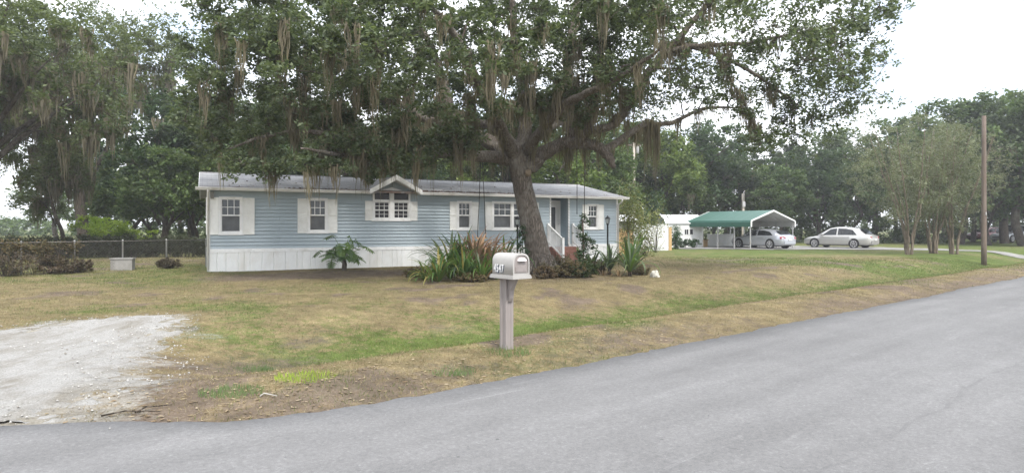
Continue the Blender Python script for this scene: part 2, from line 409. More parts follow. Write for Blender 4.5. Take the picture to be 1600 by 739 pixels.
vs = b.n('ShaderNodeTexVoronoi'); vs.inputs['Scale'].default_value = 62; b.l(wp, vs.inputs['Vector']); vsc = b.n('ShaderNodeSeparateColor'); b.l(vs.outputs['Color'], vsc.inputs[0])
c = b.mix(1.0, c, b.ramp(vsc.outputs[0], [(0, .91), (.6, 1.), (.92, 1.04), (1, 1.22)]), 'MULTIPLY')
c = b.mix(1.0, c, b.ramp(b.noise(wp, 24, 4, .7), [(.3, .86), (.7, 1.14)]), 'MULTIPLY')
c = b.mix(1.0, c, b.ramp(patch, [(.3, .84), (.7, 1.16)]), 'MULTIPLY')
c = b.mix(1.0, c, b.ramp(blot, [(.3, .93), (.7, 1.07)]), 'MULTIPLY')
c = b.mix(b.ramp(b.noise(st.outputs[0], 5.5, 6, .75, .5), [(.6, 0.), (.76, .38)]), c, (.36, .36, .36))
c = b.mix(b.ramp(b.noise(wp, 6.5, 4, .6, .6), [(.70, 0.), (.73, .6)]), c, (.06, .06, .06))
wv_ = b.n('ShaderNodeSeparateXYZ'); b.l(rot.outputs[0], wv_.inputs[0])
sy = b.math('ADD', wv_.outputs[1], b.math('MULTIPLY', b.noise(wp, .5, 4), .5))
for s_at, amt in ((2.15, .13), (-.15, .10)):      # paving seams running along the road
    c = b.mix(b.math('MULTIPLY', b.math('LESS_THAN', b.math('ABSOLUTE', b.math('SUBTRACT', sy, s_at)), .018), b.ramp(b.noise(wp, 2.5, 4), [(.4, 0.), (.6, amt*2)])), c, (.075, .075, .075))
b.set(Base_Color=c, Roughness=.82, Specular_IOR_Level=.3).bump(ag, .35, .006)
M['road'] = b.m
av = np.concatenate([np.arange(-60, -12, .6), np.arange(-12, 30, .05), np.arange(30, 160, 1.0)])
offs = np.array([0, -.02, -.5, -2.0, -4.5, -6.5])
qe = road_edge(av); V = []
for k, o_ in enumerate(offs):
    q = qe+o_ if k < 3 else np.full_like(av, o_)
    x, y = inv(q, av)
    z = np.full_like(av, [-.035, 0, .004, .012, .012, -.02][k]); V.append(np.stack([x, y, z], 1))
V = np.concatenate(V); n = len(av); kk = np.arange(len(offs)-1)[:, None]*n+np.arange(n-1)[None]; kk = kk.ravel()
road = place('road', np_mesh('road', V, np.stack([kk, kk+n, kk+n+1, kk+1], 1), M['road'], False), kind='structure')

b = NB('limestone_gravel'); wp = b.wpos()
f1 = b.noise(wp, 55, 5, .8); rt = b.n('ShaderNodeMapping'); rt.inputs['Rotation'].default_value = (0, 0, R(58)); rt.inputs['Scale'].default_value = (1, .35, 1); b.l(wp, rt.inputs[0]); f2 = b.noise(rt.outputs[0], 2.6, 6, .68, .5)
c = b.ramp(f1, [(.3, (.18, .175, .16)), (.5, (.325, .32, .305)), (.72, (.45, .445, .43))])
c = b.mix(b.ramp(f2, [(.44, 0.), (.68, .8)]), c, b.ramp(f1, [(.3, (.125, .112, .088)), (.7, (.25, .23, .19))]))
b.set(Base_Color=c, Roughness=.95, Specular_IOR_Level=.15).bump(f1, .8, .02); M['gravel'] = b.m
cs = .045
cx, cy = np.meshgrid(np.arange(-13, -2.8, cs), np.arange(2.0, 12.4, cs))
sdv = drive_sd(cx, cy)+(fbm(cx, cy, .9, 61)-.5)*1.1+(fbm(cx, cy, .14, 66, 2)-.5)*1.15
q_, a_ = qa(cx, cy)
keep = (sdv > -.5) & (q_ > road_edge(a_)+.03+(fbm(cx, cy, .3, 69)-.5)*.25) & (cy < 12.3)
r_, c_ = np.nonzero(keep[:-1, :-1])
w = cx.shape[1]; base = r_*w+c_
jx = cx+(rng.random(cx.shape)-.5)*cs*.7; jy = cy+(rng.random(cx.shape)-.5)*cs*.7
zz = ground_z(jx.ravel(), jy.ravel())+.012+np.clip(sdv.ravel()-.25, -.7, .35)*.05+(fbm(jx.ravel(), jy.ravel(), .10, 71, 3)-.5)*.022
fc = np.stack([base, base+1, base+w+1, base+w], 1); us = np.unique(fc); mpv = np.zeros(cx.size, int); mpv[us] = np.arange(len(us))
drive = place('driveway', np_mesh('driveway', np.stack([jx.ravel(), jy.ravel(), zz], 1)[us], mpv[fc], M['gravel'], True), kind='structure')

# far gravel lane beyond the lawn (cars stand on it)
def ribbon(name, pts, m, z=.012):
    mb = MB()
    for (a0, b0), (a1, b1) in zip(pts[:-1], pts[1:]):
        mb.add([(*a0, z), (*a1, z), (*b1, z), (*b0, z)], [(0, 1, 2, 3)])
    return mb.build(name, m, kind='structure')
lane = []
for px_, d0, d1 in ((1060, 47.5, 54), (1120, 46.3, 55), (1200, 45.4, 55), (1290, 45.2, 53), (1380, 44.9, 50), (1460, 43.8, 46.5), (1540, 41.2, 43.4), (1620, 38.6, 40.8), (1760, 36, 38)):
    lane.append(((P(px_, d0), d0), (P(px_, d1), d1)))
fx = []
for (p0, p1), (p2, p3) in zip(lane[:-1], lane[1:]):
    for t in np.arange(0, 1, .06):
        e0 = random.uniform(-.25, .25); e1 = random.uniform(-.3, .3)
        fx.append(((p0[0]+(p2[0]-p0[0])*t, p0[1]+(p2[1]-p0[1])*t+e0), (p1[0]+(p3[0]-p1[0])*t, p1[1]+(p3[1]-p1[1])*t+e1)))
b = NB('lane_surface'); wp = b.wpos(); f1 = b.noise(wp, 1.8, 6, .7)
b.set(Base_Color=b.ramp(f1, [(.35, (.15, .145, .13)), (.6, (.27, .265, .25)), (.75, (.36, .355, .34))]), Roughness=.95); M['lane'] = b.m
ribbon('lane', fx, M['lane'], .13)
for v in bpy.data.objects['lane'].data.vertices: v.co.z = gz(v.co.x, v.co.y)+.03

# ------------------------------------------------------------------ grass, litter and pebbles
def blades(n, sampler, hmin, hmax, wid, name, m, lean=.5):
    x, y, h = sampler(n); n = len(x)
    z = ground_z(x, y)-.004
    th = rng.random(n)*2*np.pi; dx = np.cos(th); dy = np.sin(th)
    hh = (hmin+(hmax-hmin)*rng.random(n))*h; dist = np.hypot(x, y)
    ww = np.maximum(wid*(.6+.8*rng.random(n)), dist*.00055)
    la = rng.random(n)*2*np.pi; lm = hh*lean*rng.random(n)
    v = np.empty((n, 3, 3)); v[:, 0] = np.stack([x-dx*ww/2, y-dy*ww/2, z], 1); v[:, 1] = np.stack([x+dx*ww/2, y+dy*ww/2, z], 1)
    v[:, 2] = np.stack([x+np.cos(la)*lm, y+np.sin(la)*lm, z+hh], 1)
    return place(name, np_mesh(name, v.reshape(-1, 3), np.arange(n*3).reshape(-1, 3), m), kind='stuff')
def in_house(x, y):
    hx = (x+10.9)*UX+(y-22.9)*UY; hv = -(x+10.9)*UY+(y-22.9)*UX
    return (hx > -.2) & (hx < 18.3) & (hv > -.12) & (hv < 8.2)
def cand(n):
    d = 4.2+(34-4.2)*rng.random(n)**1.35; u = (rng.random(n)-.5)*1.72
    x = u*d; y = d
    q, a = qa(x, y)
    ok = (q > road_edge(a)-.03+(rng.random(n))**2*.2) & ~in_house(x, y) & (drive_sd(x, y)+(fbm(x, y, .9, 61)-.5)*1.1 < -.0+.35*(rng.random(n)-.6))
    return x[ok], y[ok]
def samp_green(n):
    x, y = cand(n); g, d, v = masks(x, y); ok = rng.random(len(x)) < np.clip((g-.18)*1.5, .02, 1)*(1-.8*d)*(1-.9*v)
    return x[ok], y[ok], .7+.6*rng.random(ok.sum())
def samp_dry(n):
    x, y = cand(n); g, d, v = masks(x, y); ok = rng.random(len(x)) < np.clip(1.05-g, .1, 1)*(1-.75*d)*(1-.85*v)*(.35+.9*fbm(x, y, .5, 91))
    return x[ok], y[ok], .7+.6*rng.random(ok.sum())
def grass_mat(name, cols):
    b = NB(name); g = b.n('ShaderNodeNewGeometry'); pz = g.outputs['Position']
    c = b.ramp(g.outputs['Random Per Island'], [(i/(len(cols)-1), q) for i, q in enumerate(cols)])
    c = b.mix(1.0, c, b.ramp(b.noise(pz, 3.2, 5, .7), [(.3, .66), (.5, 1.), (.7, 1.34)]), 'MULTIPLY')
    c = b.mix(1.0, c, b.ramp(b.noise(pz, .8, 3), [(.32, (.80, .82, .84)), (.5, (1, 1, 1)), (.68, (1.16, 1.12, 1.0))]), 'MULTIPLY')
    b.set(Base_Color=c, Roughness=.75, Specular_IOR_Level=.2)
    t = b.n('ShaderNodeBsdfTranslucent'); b.l(c, t.inputs[0]); ms = b.n('ShaderNodeMixShader'); ms.inputs[0].default_value = .3
    b.l(b.b.outputs[0], ms.inputs[1]); b.l(t.outputs[0], ms.inputs[2]); b.l(ms.outputs[0], b.out.inputs[0]); return b.m
M['g_green'] = grass_mat('green_blades', [(.068, .10, .026), (.10, .135, .038), (.16, .18, .065)])
M['g_dry'] = grass_mat('dry_blades', [(.13, .095, .05), (.205, .16, .082), (.31, .255, .148), (.15, .14, .06), (.39, .335, .215)])
o = blades(520000, samp_green, .025, .055, .006, 'grass', M['g_green'], .9); props(o, 'short green blades growing in the ditch and lawn', 'grass')
o = blades(460000, samp_dry, .014, .04, .007, 'dry_grass', M['g_dry'], 2.2); props(o, 'short straw coloured blades over the dry lawn', 'grass')

def flat_leaves(name, x, y, z, size, m, asp=.55, tilt=.45, smin=.6):
    n = len(x); th = rng.random(n)*2*np.pi; s = size*(smin+.8*rng.random(n))
    t = np.stack([np.cos(th), np.sin(th), (rng.random(n)-.5)*tilt], 1); bt = np.stack([-np.sin(th), np.cos(th), (rng.random(n)-.5)*tilt*1.5], 1)
    c = np.stack([x, y, z], 1); v = np.stack([c-t*s[:, None]*.5, c-bt*s[:, None]*asp*.5, c+t*s[:, None]*.5, c+bt*s[:, None]*asp*.5], 1)
    return np_mesh(name, v.reshape(-1, 3), np.arange(n*4).reshape(-1, 4), m)
M['litter'] = leaf_mat('fallen_oak_leaf', [(.19, .13, .075), (.27, .20, .125), (.38, .31, .22), (.30, .24, .13), (.15, .11, .075)], .25, .8, 0)
x, y = cand(30000); q, a = qa(x, y); den = np.exp(-((q-1.0)/.9)**2)*.95+np.exp(-((x+2.5)**2+(y-7.0)**2)/8.)*.22+.07+.25*np.exp(-((x-.6)**2+(y-20.5)**2)/16.)
ok = rng.random(len(x)) < den*.75*(fbm(x, y, .7, 99)*1.5); x = x[ok]; y = y[ok]
props(place('fallen_leaves', flat_leaves('fallen_leaves', x, y, ground_z(x, y)+.012, .052, M['litter'], .42, .25), kind='stuff'), 'dry brown oak leaves scattered along the verge', 'leaves')
# pebbles on the drive
k = 9000; x = -12+9*rng.random(k); y = 4.6+7.6*rng.random(k); sd_ = drive_sd(x, y)+(fbm(x, y, .9, 61)-.5)*1.1; q_, a_ = qa(x, y)
ok = (sd_ > -.5) & (q_ > road_edge(a_)-.5*rng.random(k)**3) & (rng.random(k) < .25+.75*(np.abs(sd_) < .7)*(fbm(x, y, .6, 77))); x = x[ok]; y = y[ok]; sd_ = sd_[ok]; k = len(x)
s = .005+.014*rng.random(k)**3; oc = np.array([(1,0,0),(0,1,0),(-1,0,0),(0,-1,0),(0,0,.7),(0,0,-.7)], float)
v = oc[None]*s[:, None, None]*(.6+.8*rng.random((k, 6, 1)))+np.stack([x, y, np.maximum(ground_z(x, y)+np.clip(sd_, -.3, .3)*.03, -.004)+.012], 1)[:, None]
fi = np.array([(0,1,4),(1,2,4),(2,3,4),(3,0,4),(1,0,5),(2,1,5),(3,2,5),(0,3,5)])
M['pebble'] = leaf_mat('pebble', [(.24, .22, .19), (.36, .35, .33), (.48, .47, .45)], .0, .9, 0)
props(place('pebbles', np_mesh('pebbles', v.reshape(-1, 3), (fi[None]+6*np.arange(k)[:, None, None]).reshape(-1, 3), M['pebble']), kind='stuff'), 'loose pale limestone pebbles on the driveway', 'gravel')

# ------------------------------------------------------------------ the house
HA = math.atan2(UY, UX)
H = thing('mobile_home', (-10.9, 22.9, 0), 'long pale blue manufactured home with white shutters and grey gabled roof', 'house', rz=HA)
def hs(px):
    k = (px-800)/FPX; return (10.9+22.9*k)/(UX-UY*k)
def hz(px, py):
    s = hs(px); return EYE+(HZ-py)/FPX*(22.9+UY*s)
LEN = 17.7; FL = .78; EV = 2.95; DEP = 8.0
A0, A1, AD = hs(860.8), hs(887.6), .72           # door alcove
wins = []                                        # (x0, x1, z0, z1) casing extents
def wext(pxl, pxr, pyt, pyb, px):                # rows measured at column px
    return (hs(pxl), hs(pxr), hz(px, pyb), hz(px, pyt))
w1 = wext(342, 379.3, 307.7, 365.8, 360); w2 = wext(480.3, 512, 309.6, 363.4, 496)
w3 = wext(713.8, 736.7, 314.4, 359, 725); w4 = (hs(768.6), hs(768.6)+1.95, hz(790, 359), hz(790, 315)); w5 = wext(917, 934.6, 319, 358, 926)
dw = (hs(582), hs(640.8), 1.88, 3.0)
holes = [w1, w2, w3, w4, w5, dw, (A0-.0, A1, 0, 9)]
# sheathing behind the planks
mb = MB()
cuts = sorted([(h[0]+.04, h[1]-.04, h[2]+.04, h[3]-.04) for h in holes[:-1]])
xprev = 0.0
for (a, b_, z0, z1) in cuts+[(LEN, None, 0, 0)]:
    segs = [(xprev, a)] if not (xprev < A0 < a) else [(xprev, A0), (A1, a)]
    for s0, s1 in segs: mb.box(s0, s1, .05, .15, FL, EV)
    if b_ is not None:
        mb.box(a, b_, .05, .15, FL, z0)
        if z1 < EV: mb.box(a, b_, .05, .15, z1, EV)
        xprev = b_
mb.box(0, .12, .15, DEP, FL, EV+.0); mb.box(LEN-.12, LEN, .15, DEP, FL, EV); mb.box(.12, LEN-.12, DEP-.12, DEP, FL, EV)
mb.prism([(0.0, EV), (DEP, EV), (DEP/2, EV+.76)], 'x', .0, .1); mb.prism([(0.0, EV), (DEP, EV), (DEP/2, EV+.76)], 'x', LEN-.1, LEN)
mb.build('wall', M['siding'], H)
mb = MB().box(A0-.1, A0, .15, AD+.1, FL-.05, EV).box(A1, A1+.1, .15, AD+.1, FL-.05, EV).box(A0, A1, AD+.06, AD+.16, FL-.05, EV).box(A0, A1, .0, AD+.06, FL-.12, FL-.04)
mb.build('porch_recess', M['alcove'], H)
# lap siding, one plank at a time
pitch = .132; row = 0; z = FL+.03
def sub(iv, a, b_):
    r = []
    for p, q in iv:
        if b_ <= p or a >= q: r.append((p, q)); continue
        if a > p: r.append((p, a))
        if b_ < q: r.append((b_, q))
    return r
cache = {}
while z < EV-.02:
    iv = [(.06, LEN-.06)]; zt = min(z+pitch, EV)
    for h in holes:
        if zt > h[2]+.03 and z < h[3]-.03: iv = sub(iv, h[0]+.03 if h[3] < 8 else h[0]-.0, h[1]-.03 if h[3] < 8 else h[1]+.0)
    out = []
    for p, q in iv:                               # vinyl comes in lengths of 3.7 m, staggered
        j = 3.66; s0 = p
        cutpts = [c_ for c_ in np.arange(-j+(row % 3)*1.22, LEN, j) if p+.3 < c_ < q-.3]
        for c_ in cutpts+[q]: out.append((s0, c_)); s0 = c_
    for p, q in out:
        me = MB().prism([(-.029, z), (.045, z), (.045, zt), (.018, zt), (-.026, z+.014)], 'x', p, q-.002).mesh('plank', M['siding'])
        place('plank', me, H)
    z += pitch; row += 1
# skirting panels, irregular widths
x = .02; zt = FL-.09
M['skirt_var'] = M['skirt']
while x < LEN-.05:
    wd = random.choice([.3, .41, .41, .2]); x1 = min(x+wd, LEN-.02)
    if not (A0-.5 < x < A1+.4):
        zb = -.10+random.uniform(-.01, .02)
        MB().prism([(x, .0), (x+.02, -.014), (x1-.03, -.014), (x1-.012, .0), (x1-.003, .0), (x1-.003, .03), (x, .03)], 'z', zb, zt+.005).build('skirting_panel', M['skirt'], H)
    x = x1
mb = MB().box(.0, A0-.02, -.035, .05, FL-.09, FL+.035).box(A1+.02, LEN, -.035, .05, FL-.09, FL+.035); mb.build('drip_rail', M['trim'], H)
for s0 in (0.0, LEN-.09): MB().box(s0, s0+.09, -.028, .06, FL+.035, EV-.005).build('corner_board', M['trim'], H)
MB().box(A0-.07, A0-.002, -.026, .05, FL+.035, EV-.005).build('corner_board', M['trim'], H)
MB().box(A1+.002, A1+.07, -.026, .05, FL+.035, EV-.005).build('corner_board', M['trim'], H)
MB().box(-.012, .02, .05, DEP, -.1, FL+.02).build('end_skirting', M['skirt'], H)
# roof
b = NB('grey_shingles'); v = b.coord()
br = b.n('ShaderNodeTexBrick'); br.offset = .5; br.inputs['Scale'].default_value = 1; br.inputs['Brick Width'].default_value = .33; br.inputs['Row Height'].default_value = .14; br.inputs['Mortar Size'].default_value = .006
br.inputs['Color1'].default_value = (.28, .28, .285, 1); br.inputs['Color2'].default_value = (.34, .34, .345, 1); br.inputs['Mortar'].default_value = (.17, .17, .17, 1); b.l(v, br.inputs['Vector'])
c = b.mix(1.0, br.outputs[0], b.ramp(b.noise(b.coord('Object', (.35, 1.2, 1)), 2.2, 6, .65), [(.3, .72), (.7, 1.15)]), 'MULTIPLY')
c = b.mix(b.ramp(b.noise(v, 12, 5), [(.58, 0.), (.8, .5)]), c, (.34, .34, .34))
sx_ = b.n('ShaderNodeSeparateXYZ'); b.l(v, sx_.inputs[0])
eav = b.math('ADD', sx_.outputs[1], b.math('MULTIPLY', b.noise(b.coord('Object', (.8, 2, 1)), 2.4, 6, .7), 1.5))
c = b.mix(b.ramp(eav, [(.35, .8), (.62, 0.)]), c, (.13, .075, .05))
b.set(Base_Color=c, Roughness=.9).bump(b.math('ADD', b.noise(v, 80, 3), br.outputs['Fac']), .4, .01); M['shingle'] = b.m
OH = .35; RI = 3.86; ez = 3.02; t = .07
pf = [(-OH, ez), (DEP/2, RI), (DEP+OH, ez), (DEP+OH, ez-t), (DEP/2, RI-t-.02), (-OH, ez-t)]
MB().prism(pf, 'x', -.28, LEN+.28).build('roof', M['shingle'], H)
MB().box(-.28, LEN+.28, DEP/2-.13, DEP/2+.13, RI-.03, RI+.012).build('ridge_cap', M['shingle'], H)
D0, D1 = hs(576)+.02, hs(654)-.06
mb = MB().box(-.3, D0, -OH+.005, .05, EV-.012, EV).box(D1, LEN+.3, -OH+.005, .05, EV-.012, EV); mb.build('soffit', M['trim'], H)
for s0, s1 in ((-.38, D0+.02), (D1-.02, LEN+.36)):
    pr = [(-OH+.01, ez-.085), (-OH+.01, ez-.005), (-OH-.105, ez-.005), (-OH-.115, ez-.03), (-OH-.09, ez-.075), (-OH-.085, ez-.105), (-OH-.02, ez-.115)]
    MB().prism(pr, 'x', s0, s1).build('gutter', M['gutter'], H)
for s0 in (-.285, LEN+.265):
    mb = MB()
    mb.add([(s0,-OH,ez-.13),(s0,-OH,ez+.005),(s0,DEP/2,RI+.005),(s0,DEP+OH,ez+.005),(s0,DEP+OH,ez-.13),(s0,DEP/2,RI-.14),
            (s0+.02,-OH,ez-.13),(s0+.02,-OH,ez+.005),(s0+.02,DEP/2,RI+.005),(s0+.02,DEP+OH,ez+.005),(s0+.02,DEP+OH,ez-.13),(s0+.02,DEP/2,RI-.14)],
           [(0,1,2,5),(5,2,3,4),(7,6,11,8),(8,11,10,9),(1,0,6,7),(0,5,11,6),(5,4,10,11),(2,1,7,8),(3,2,8,9),(4,3,9,10)])
    mb.build('barge_board', M['trim'], H)
# downspouts
def spout(x):
    MB().tube([(x, -OH-.05, ez-.11), (x, -OH-.05, ez-.19), (x, -.075, ez-.36), (x, -.075, .06)], .038, 8).build('downspout', M['gutter'], H)
spout(.02); spout(LEN-.02)
MB().box(.10, .21, -.12, -.03, 2.62, 2.86).build('meter_box', M['slabgrey'], H)

def frame_rect(mb, x0, x1, z0, z1, w, y0, y1):
    mb.box(x0, x1, y0, y1, z1-w, z1).box(x0, x1, y0, y1, z0, z0+w).box(x0, x0+w, y0, y1, z0+w, z1-w).box(x1-w, x1, y0, y1, z0+w, z1-w)
def sash_window(e, cols=3, both=False, double=False, cw=.075):
    x0, x1, z0, z1 = e
    mb = MB(); frame_rect(mb, x0, x1, z0, z1, cw, -.042, .06); mb.box(x0-.03, x1+.03, -.06, -.005, z0-.035, z0+.012)
    if double: xm = (x0+x1)/2; mb.box(xm-.055, xm+.055, -.042, .06, z0+cw, z1-cw)
    wd = mb.build('window', M['trim'], H)
    lites = [(x0+cw, x1-cw)] if not double else [(x0+cw, xm-.055), (xm+.055, x1-cw)]
    zm = (z0+z1)/2
    for a, b_ in lites:
        sm = MB(); frame_rect(sm, a, b_, zm-.005, z1-cw, .03, -.01, .03); frame_rect(sm, a, b_, z0+cw, zm+.025, .03, -.0, .04); sm.box(a, b_, -.02, .0, zm-.02, zm+.03)
        sm.build('sash', M['trim'], wd)
        MB().box(a, b_, .035, .042, zm, z1-cw).build('pane', M['pane'], wd)
        MB().box(a, b_, .043, .05, z0+cw, zm+.01).build('pane', M['screen'], wd)
        g = MB()
        for k in range(1, cols): xx = a+(b_-a)*k/cols; g.box(xx-.011, xx+.011, .022, .036, zm+.02, z1-cw-.02)
        zz_ = (zm+z1-cw)/2; g.box(a+.02, b_-.02, .0215, .0365, zz_-.011, zz_+.011); g.build('muntin', M['trim'], wd)
    return wd
def shutter(x0, x1, z0, z1):
    mb = MB(); zm = (z0+z1)/2+.03
    frame_rect(mb, x0, x1, z0, z1, .045, -.045, -.012); mb.box(x0+.045, x1-.045, -.045, -.012, zm-.03, zm+.03)
    for a, b_ in ((z0+.045, zm-.03), (zm+.03, z1-.045)):
        zc = a
        while zc < b_-.01:
            zt = min(zc+.045, b_); mb.prism([(-.034, zc), (-.014, zc), (-.014, zt), (-.029, zt)], 'x', x0+.045, x1-.045); zc += .045
    mb.build('shutter', M['shutter'], H)
for e in (w1, w2, w3, w5): sash_window(e)
sash_window(w4, double=True)
for e, l, r in ((w1, .42, .40), (w2, .36, .36), (w3, .32, .32), (w4, .33, .33), (w5, .26, .30)):
    shutter(e[0]-l, e[0]-.005, e[2]-.02, e[3]-.03); shutter(e[1]+.005, e[1]+r, e[2]-.02, e[3]-.03)
# dormer window group with the raked upper lights
x0, x1 = dw[0], dw[1]; xm = (x0+x1)/2; zb, zr, zs, zp = 1.88, 2.66, 3.0, 3.2
mb = MB().box(x0, x1, -.05, .06, zb, zb+.075).box(x0, x0+.075, -.05, .06, zb+.075, zs-.02).box(x1-.075, x1, -.05, .06, zb+.075, zs-.02)
mb.box(xm-.09, xm+.09, -.055, .06, zb+.075, zp-.09).box(x0+.075, xm-.09, -.05, .06, zr-.05, zr+.04).box(xm+.09, x1-.075, -.05, .06, zr-.05, zr+.04)
for s in (-1, 1):
    xa = x0 if s < 0 else x1
    mb.prism([(xa, zs-.075), (xa, zs), (xm, zp), (xm, zp-.085)], 'y', -.052, .058)
mb.box(x0-.04, x1+.04, -.075, -.005, zb-.04, zb+.012)
wd = mb.build('window', M['trim'], H)
for a, b_ in ((x0+.075, xm-.09), (xm+.09, x1-.075)):
    zl, zu = zb+.075, zr-.05; zc = (zl+zu)/2
    sm = MB(); frame_rect(sm, a, b_, zl, zu, .03, -.01, .035); sm.box(a, b_, -.018, .0, zc-.02, zc+.02); sm.build('sash', M['trim'], wd)
    MB().box(a, b_, .036, .05, zl, zu).build('pane', M['pane_dark'], wd)
    g = MB()
    for k in (1, 2): xx = a+(b_-a)*k/3; g.box(xx-.009, xx+.009, .022, .037, zl+.02, zu-.02)
    for zz_ in ((zl+zc)/2, (zc+zu)/2): g.box(a+.02, b_-.02, .0215, .0375, zz_-.008, zz_+.008)
    g.build('muntin', M['trim'], wd)
    ra = (zp-zs)/(xm-x0); top = lambda x_: zs-.04+ra*(xm-x0-abs(x_-xm))
    MB().prism([(a, zr+.03), (b_, zr+.03), (b_, top(b_)-.0), (a, top(a)-.0)], 'y', .03, .05).build('pane', M['pane_dark'], wd)
shutter(dw[0]-.30, dw[0]-.005, dw[2]-.02, 2.64); shutter(dw[1]+.005, dw[1]+.30, dw[2]-.02, 2.64)
# dormer roof and its cheek planks
dm_ = (D0+D1)/2; hw = (D1-D0)/2+.06; dz0, dz1 = 3.03, 3.62
mb = MB().prism([(dm_-hw, dz0-.02), (dm_-hw, dz0+.05), (dm_, dz1+.05), (dm_+hw, dz0+.05), (dm_+hw, dz0-.02), (dm_, dz1-.02)], 'y', -.46, 3.2); mb.build('dormer_roof', M['shingle'], H)
mb = MB()
for s in (-1, 1): mb.prism([(dm_+s*(hw+.012), dz0-.12), (dm_+s*(hw+.012), dz0+.055), (dm_, dz1+.056), (dm_, dz1-.13)], 'y', -.49, -.461)
mb.build('dormer_barge_board', M['trim'], H)
mb = MB()
for s in (-1, 1): mb.prism([(dm_+s*(hw-.0), dz0-.135), (dm_+s*hw, dz0-.118), (dm_, dz1-.132), (dm_, dz1-.16)], 'y', -.455, .03)
mb.build('dormer_soffit', M['trim'], H)
zz_ = 2.95
while zz_ < dz1-.16:
    zt = zz_+pitch; hwz = hw*(1-(zz_-dz0+.1)/(dz1-dz0)) if zz_ > dz0-.1 else hw-.05
    hwz = min(hwz, hw-.06)
    if hwz > .08:
        ht = max(.03, hw*(1-(zt-dz0+.1)/(dz1-dz0))); ht = min(ht, hwz)
        wh = lambda z_: max(0., min(1., (zp-.03-z_)/(zp-zs)))*(xm-x0-.03)
        bits = [(dm_-hwz, dm_+hwz, dm_-ht, dm_+ht)] if wh(zz_) <= .02 else [(dm_-hwz, xm-wh(zz_), dm_-ht, max(dm_-ht+.01, xm-wh(zt))), (xm+wh(zz_), dm_+hwz, min(dm_+ht-.01, xm+wh(zt)), dm_+ht)]
        for l0, r0, l1, r1 in bits:
            if r0-l0 < .03: continue
            me = MB().add([(l0,-.034,zz_),(r0,-.034,zz_),(r1,.022,zt),(l1,.022,zt),(l0,.03,zz_),(r0,.03,zz_),(r1,.03,zt),(l1,.03,zt)],
                      [(0,1,2,3),(5,4,7,6),(0,3,7,4),(1,5,6,2),(0,4,5,1),(3,2,6,7)]).mesh('plank', M['siding']); place('plank', me, H)
    zz_ += pitch
# entrance door in the recess
dx0, dx1 = A0+.06, A1-.02
dr = MB().box(dx0+.04, dx1-.02, AD, AD+.045, FL-.03, FL+2.0).build('door', M['door'], H)
mb = MB(); frame_rect(mb, dx0+.2, dx1-.2, FL+.55, FL+1.8, .045, AD-.018, AD); mb.build('door_frame', M['trim'], dr)
MB().box(dx0+.245, dx1-.245, AD-.006, AD-.001, FL+.595, FL+1.755).build('pane', M['screen'], dr)
MB().lathe([(.0, 0), (.028, .0), (.03, .025), (.0, .04)], 10).build('handle', M['galv'], dr).location = (dx1-.10, AD-.05, FL+.95)
mb = MB(); mb.box(dx0-.05, dx0+.04, AD-.03, AD+.06, FL-.03, FL+2.06).box(dx1-.02, dx1+.018, AD-.03, AD+.06, FL-.03, FL+2.06).box(dx0+.04, dx1-.02, AD-.03, AD+.06, FL+2.0, FL+2.06); mb.build('door_casing', M['trim'], H)
# leaf litter lying on the roof edge
n = 700; lx = D1+rng.random(n)**1.5*4.6; ly = -OH+rng.random(n)**2*.5-.05; n2 = 260
lx = np.concatenate([lx, D0-rng.random(n2)*3.2, rng.random(150)*LEN]); ly = np.concatenate([ly, -OH+rng.random(n2)**2*.4-.06, -OH+rng.random(150)**1.5*2.5])
lz = ez+(ly+OH)*(RI-ez)/(DEP/2+OH)+.015
me = flat_leaves('roof_litter', lx, ly, lz, .10, leaf_mat('rusty_litter', [(.12, .055, .03), (.17, .085, .05), (.2, .13, .09)], .1, .9, 0)); o = place('roof_litter', me, kind='stuff')
o.location = H.location; o.rotation_euler = H.rotation_euler; props(o, 'rusty brown leaf litter along the eaves of the blue home', 'leaves')

def hp(s, v, z=0): return (-10.9+UX*s-UY*v, 22.9+UY*s+UX*v, z)
# brick steps with white railings
STP = thing('porch_steps', hp((A0+A1)/2, 0, 0), 'red brick entry steps with white railings rising to the recessed front door', 'steps', rz=HA)
sw_ = .62
for k in range(4):
    top = FL-.06-.165*k; f0 = -.05-.34*k if k else -.05
    MB().box(-sw_, sw_, -.45-.30*k, -.0551-.30*k+(-.0949 if k else 0)*0-(.095*0), -.1, top-.001*k).build('step', M['brick'], STP) if k == 0 else MB().box(-sw_, sw_, -.45-.30*k, -.45-.30*(k-1)-.001, -.1, top).build('step', M['brick'], STP)
for sx in (-1, 1):
    xx = sx*(sw_+.03)
    pa = [(-.12, FL-.05), (-1.36, .02)]
    rl = MB().bar((xx, -.1, FL+.93), (xx, -1.42, FL+.30), .07, .06).build('railing', M['trim'], STP)
    MB().bar((xx, -.1, FL+.17), (xx, -1.42, FL-.46), .06, .05).build('bottom_rail', M['trim'], rl)
    MB().box(xx-.045, xx+.045, -.16, -.07, .0, FL+1.0).build('newel_post', M['trim'], rl); MB().box(xx-.05, xx+.05, -1.47, -1.37, -.1, FL+.37).build('newel_post', M['trim'], rl)
    nb = 10; bal = None
    for k in range(nb):
        y_ = -.22-1.1*k/(nb-1)+0; zt = FL+.93+(y_+.1)*.477
        if bal is None: bal = MB().box(-.016, .016, -.016, .016, -.74, -.02).mesh('baluster', M['trim'])
        o = place('baluster', bal, rl); o.location = (xx, y_, zt)

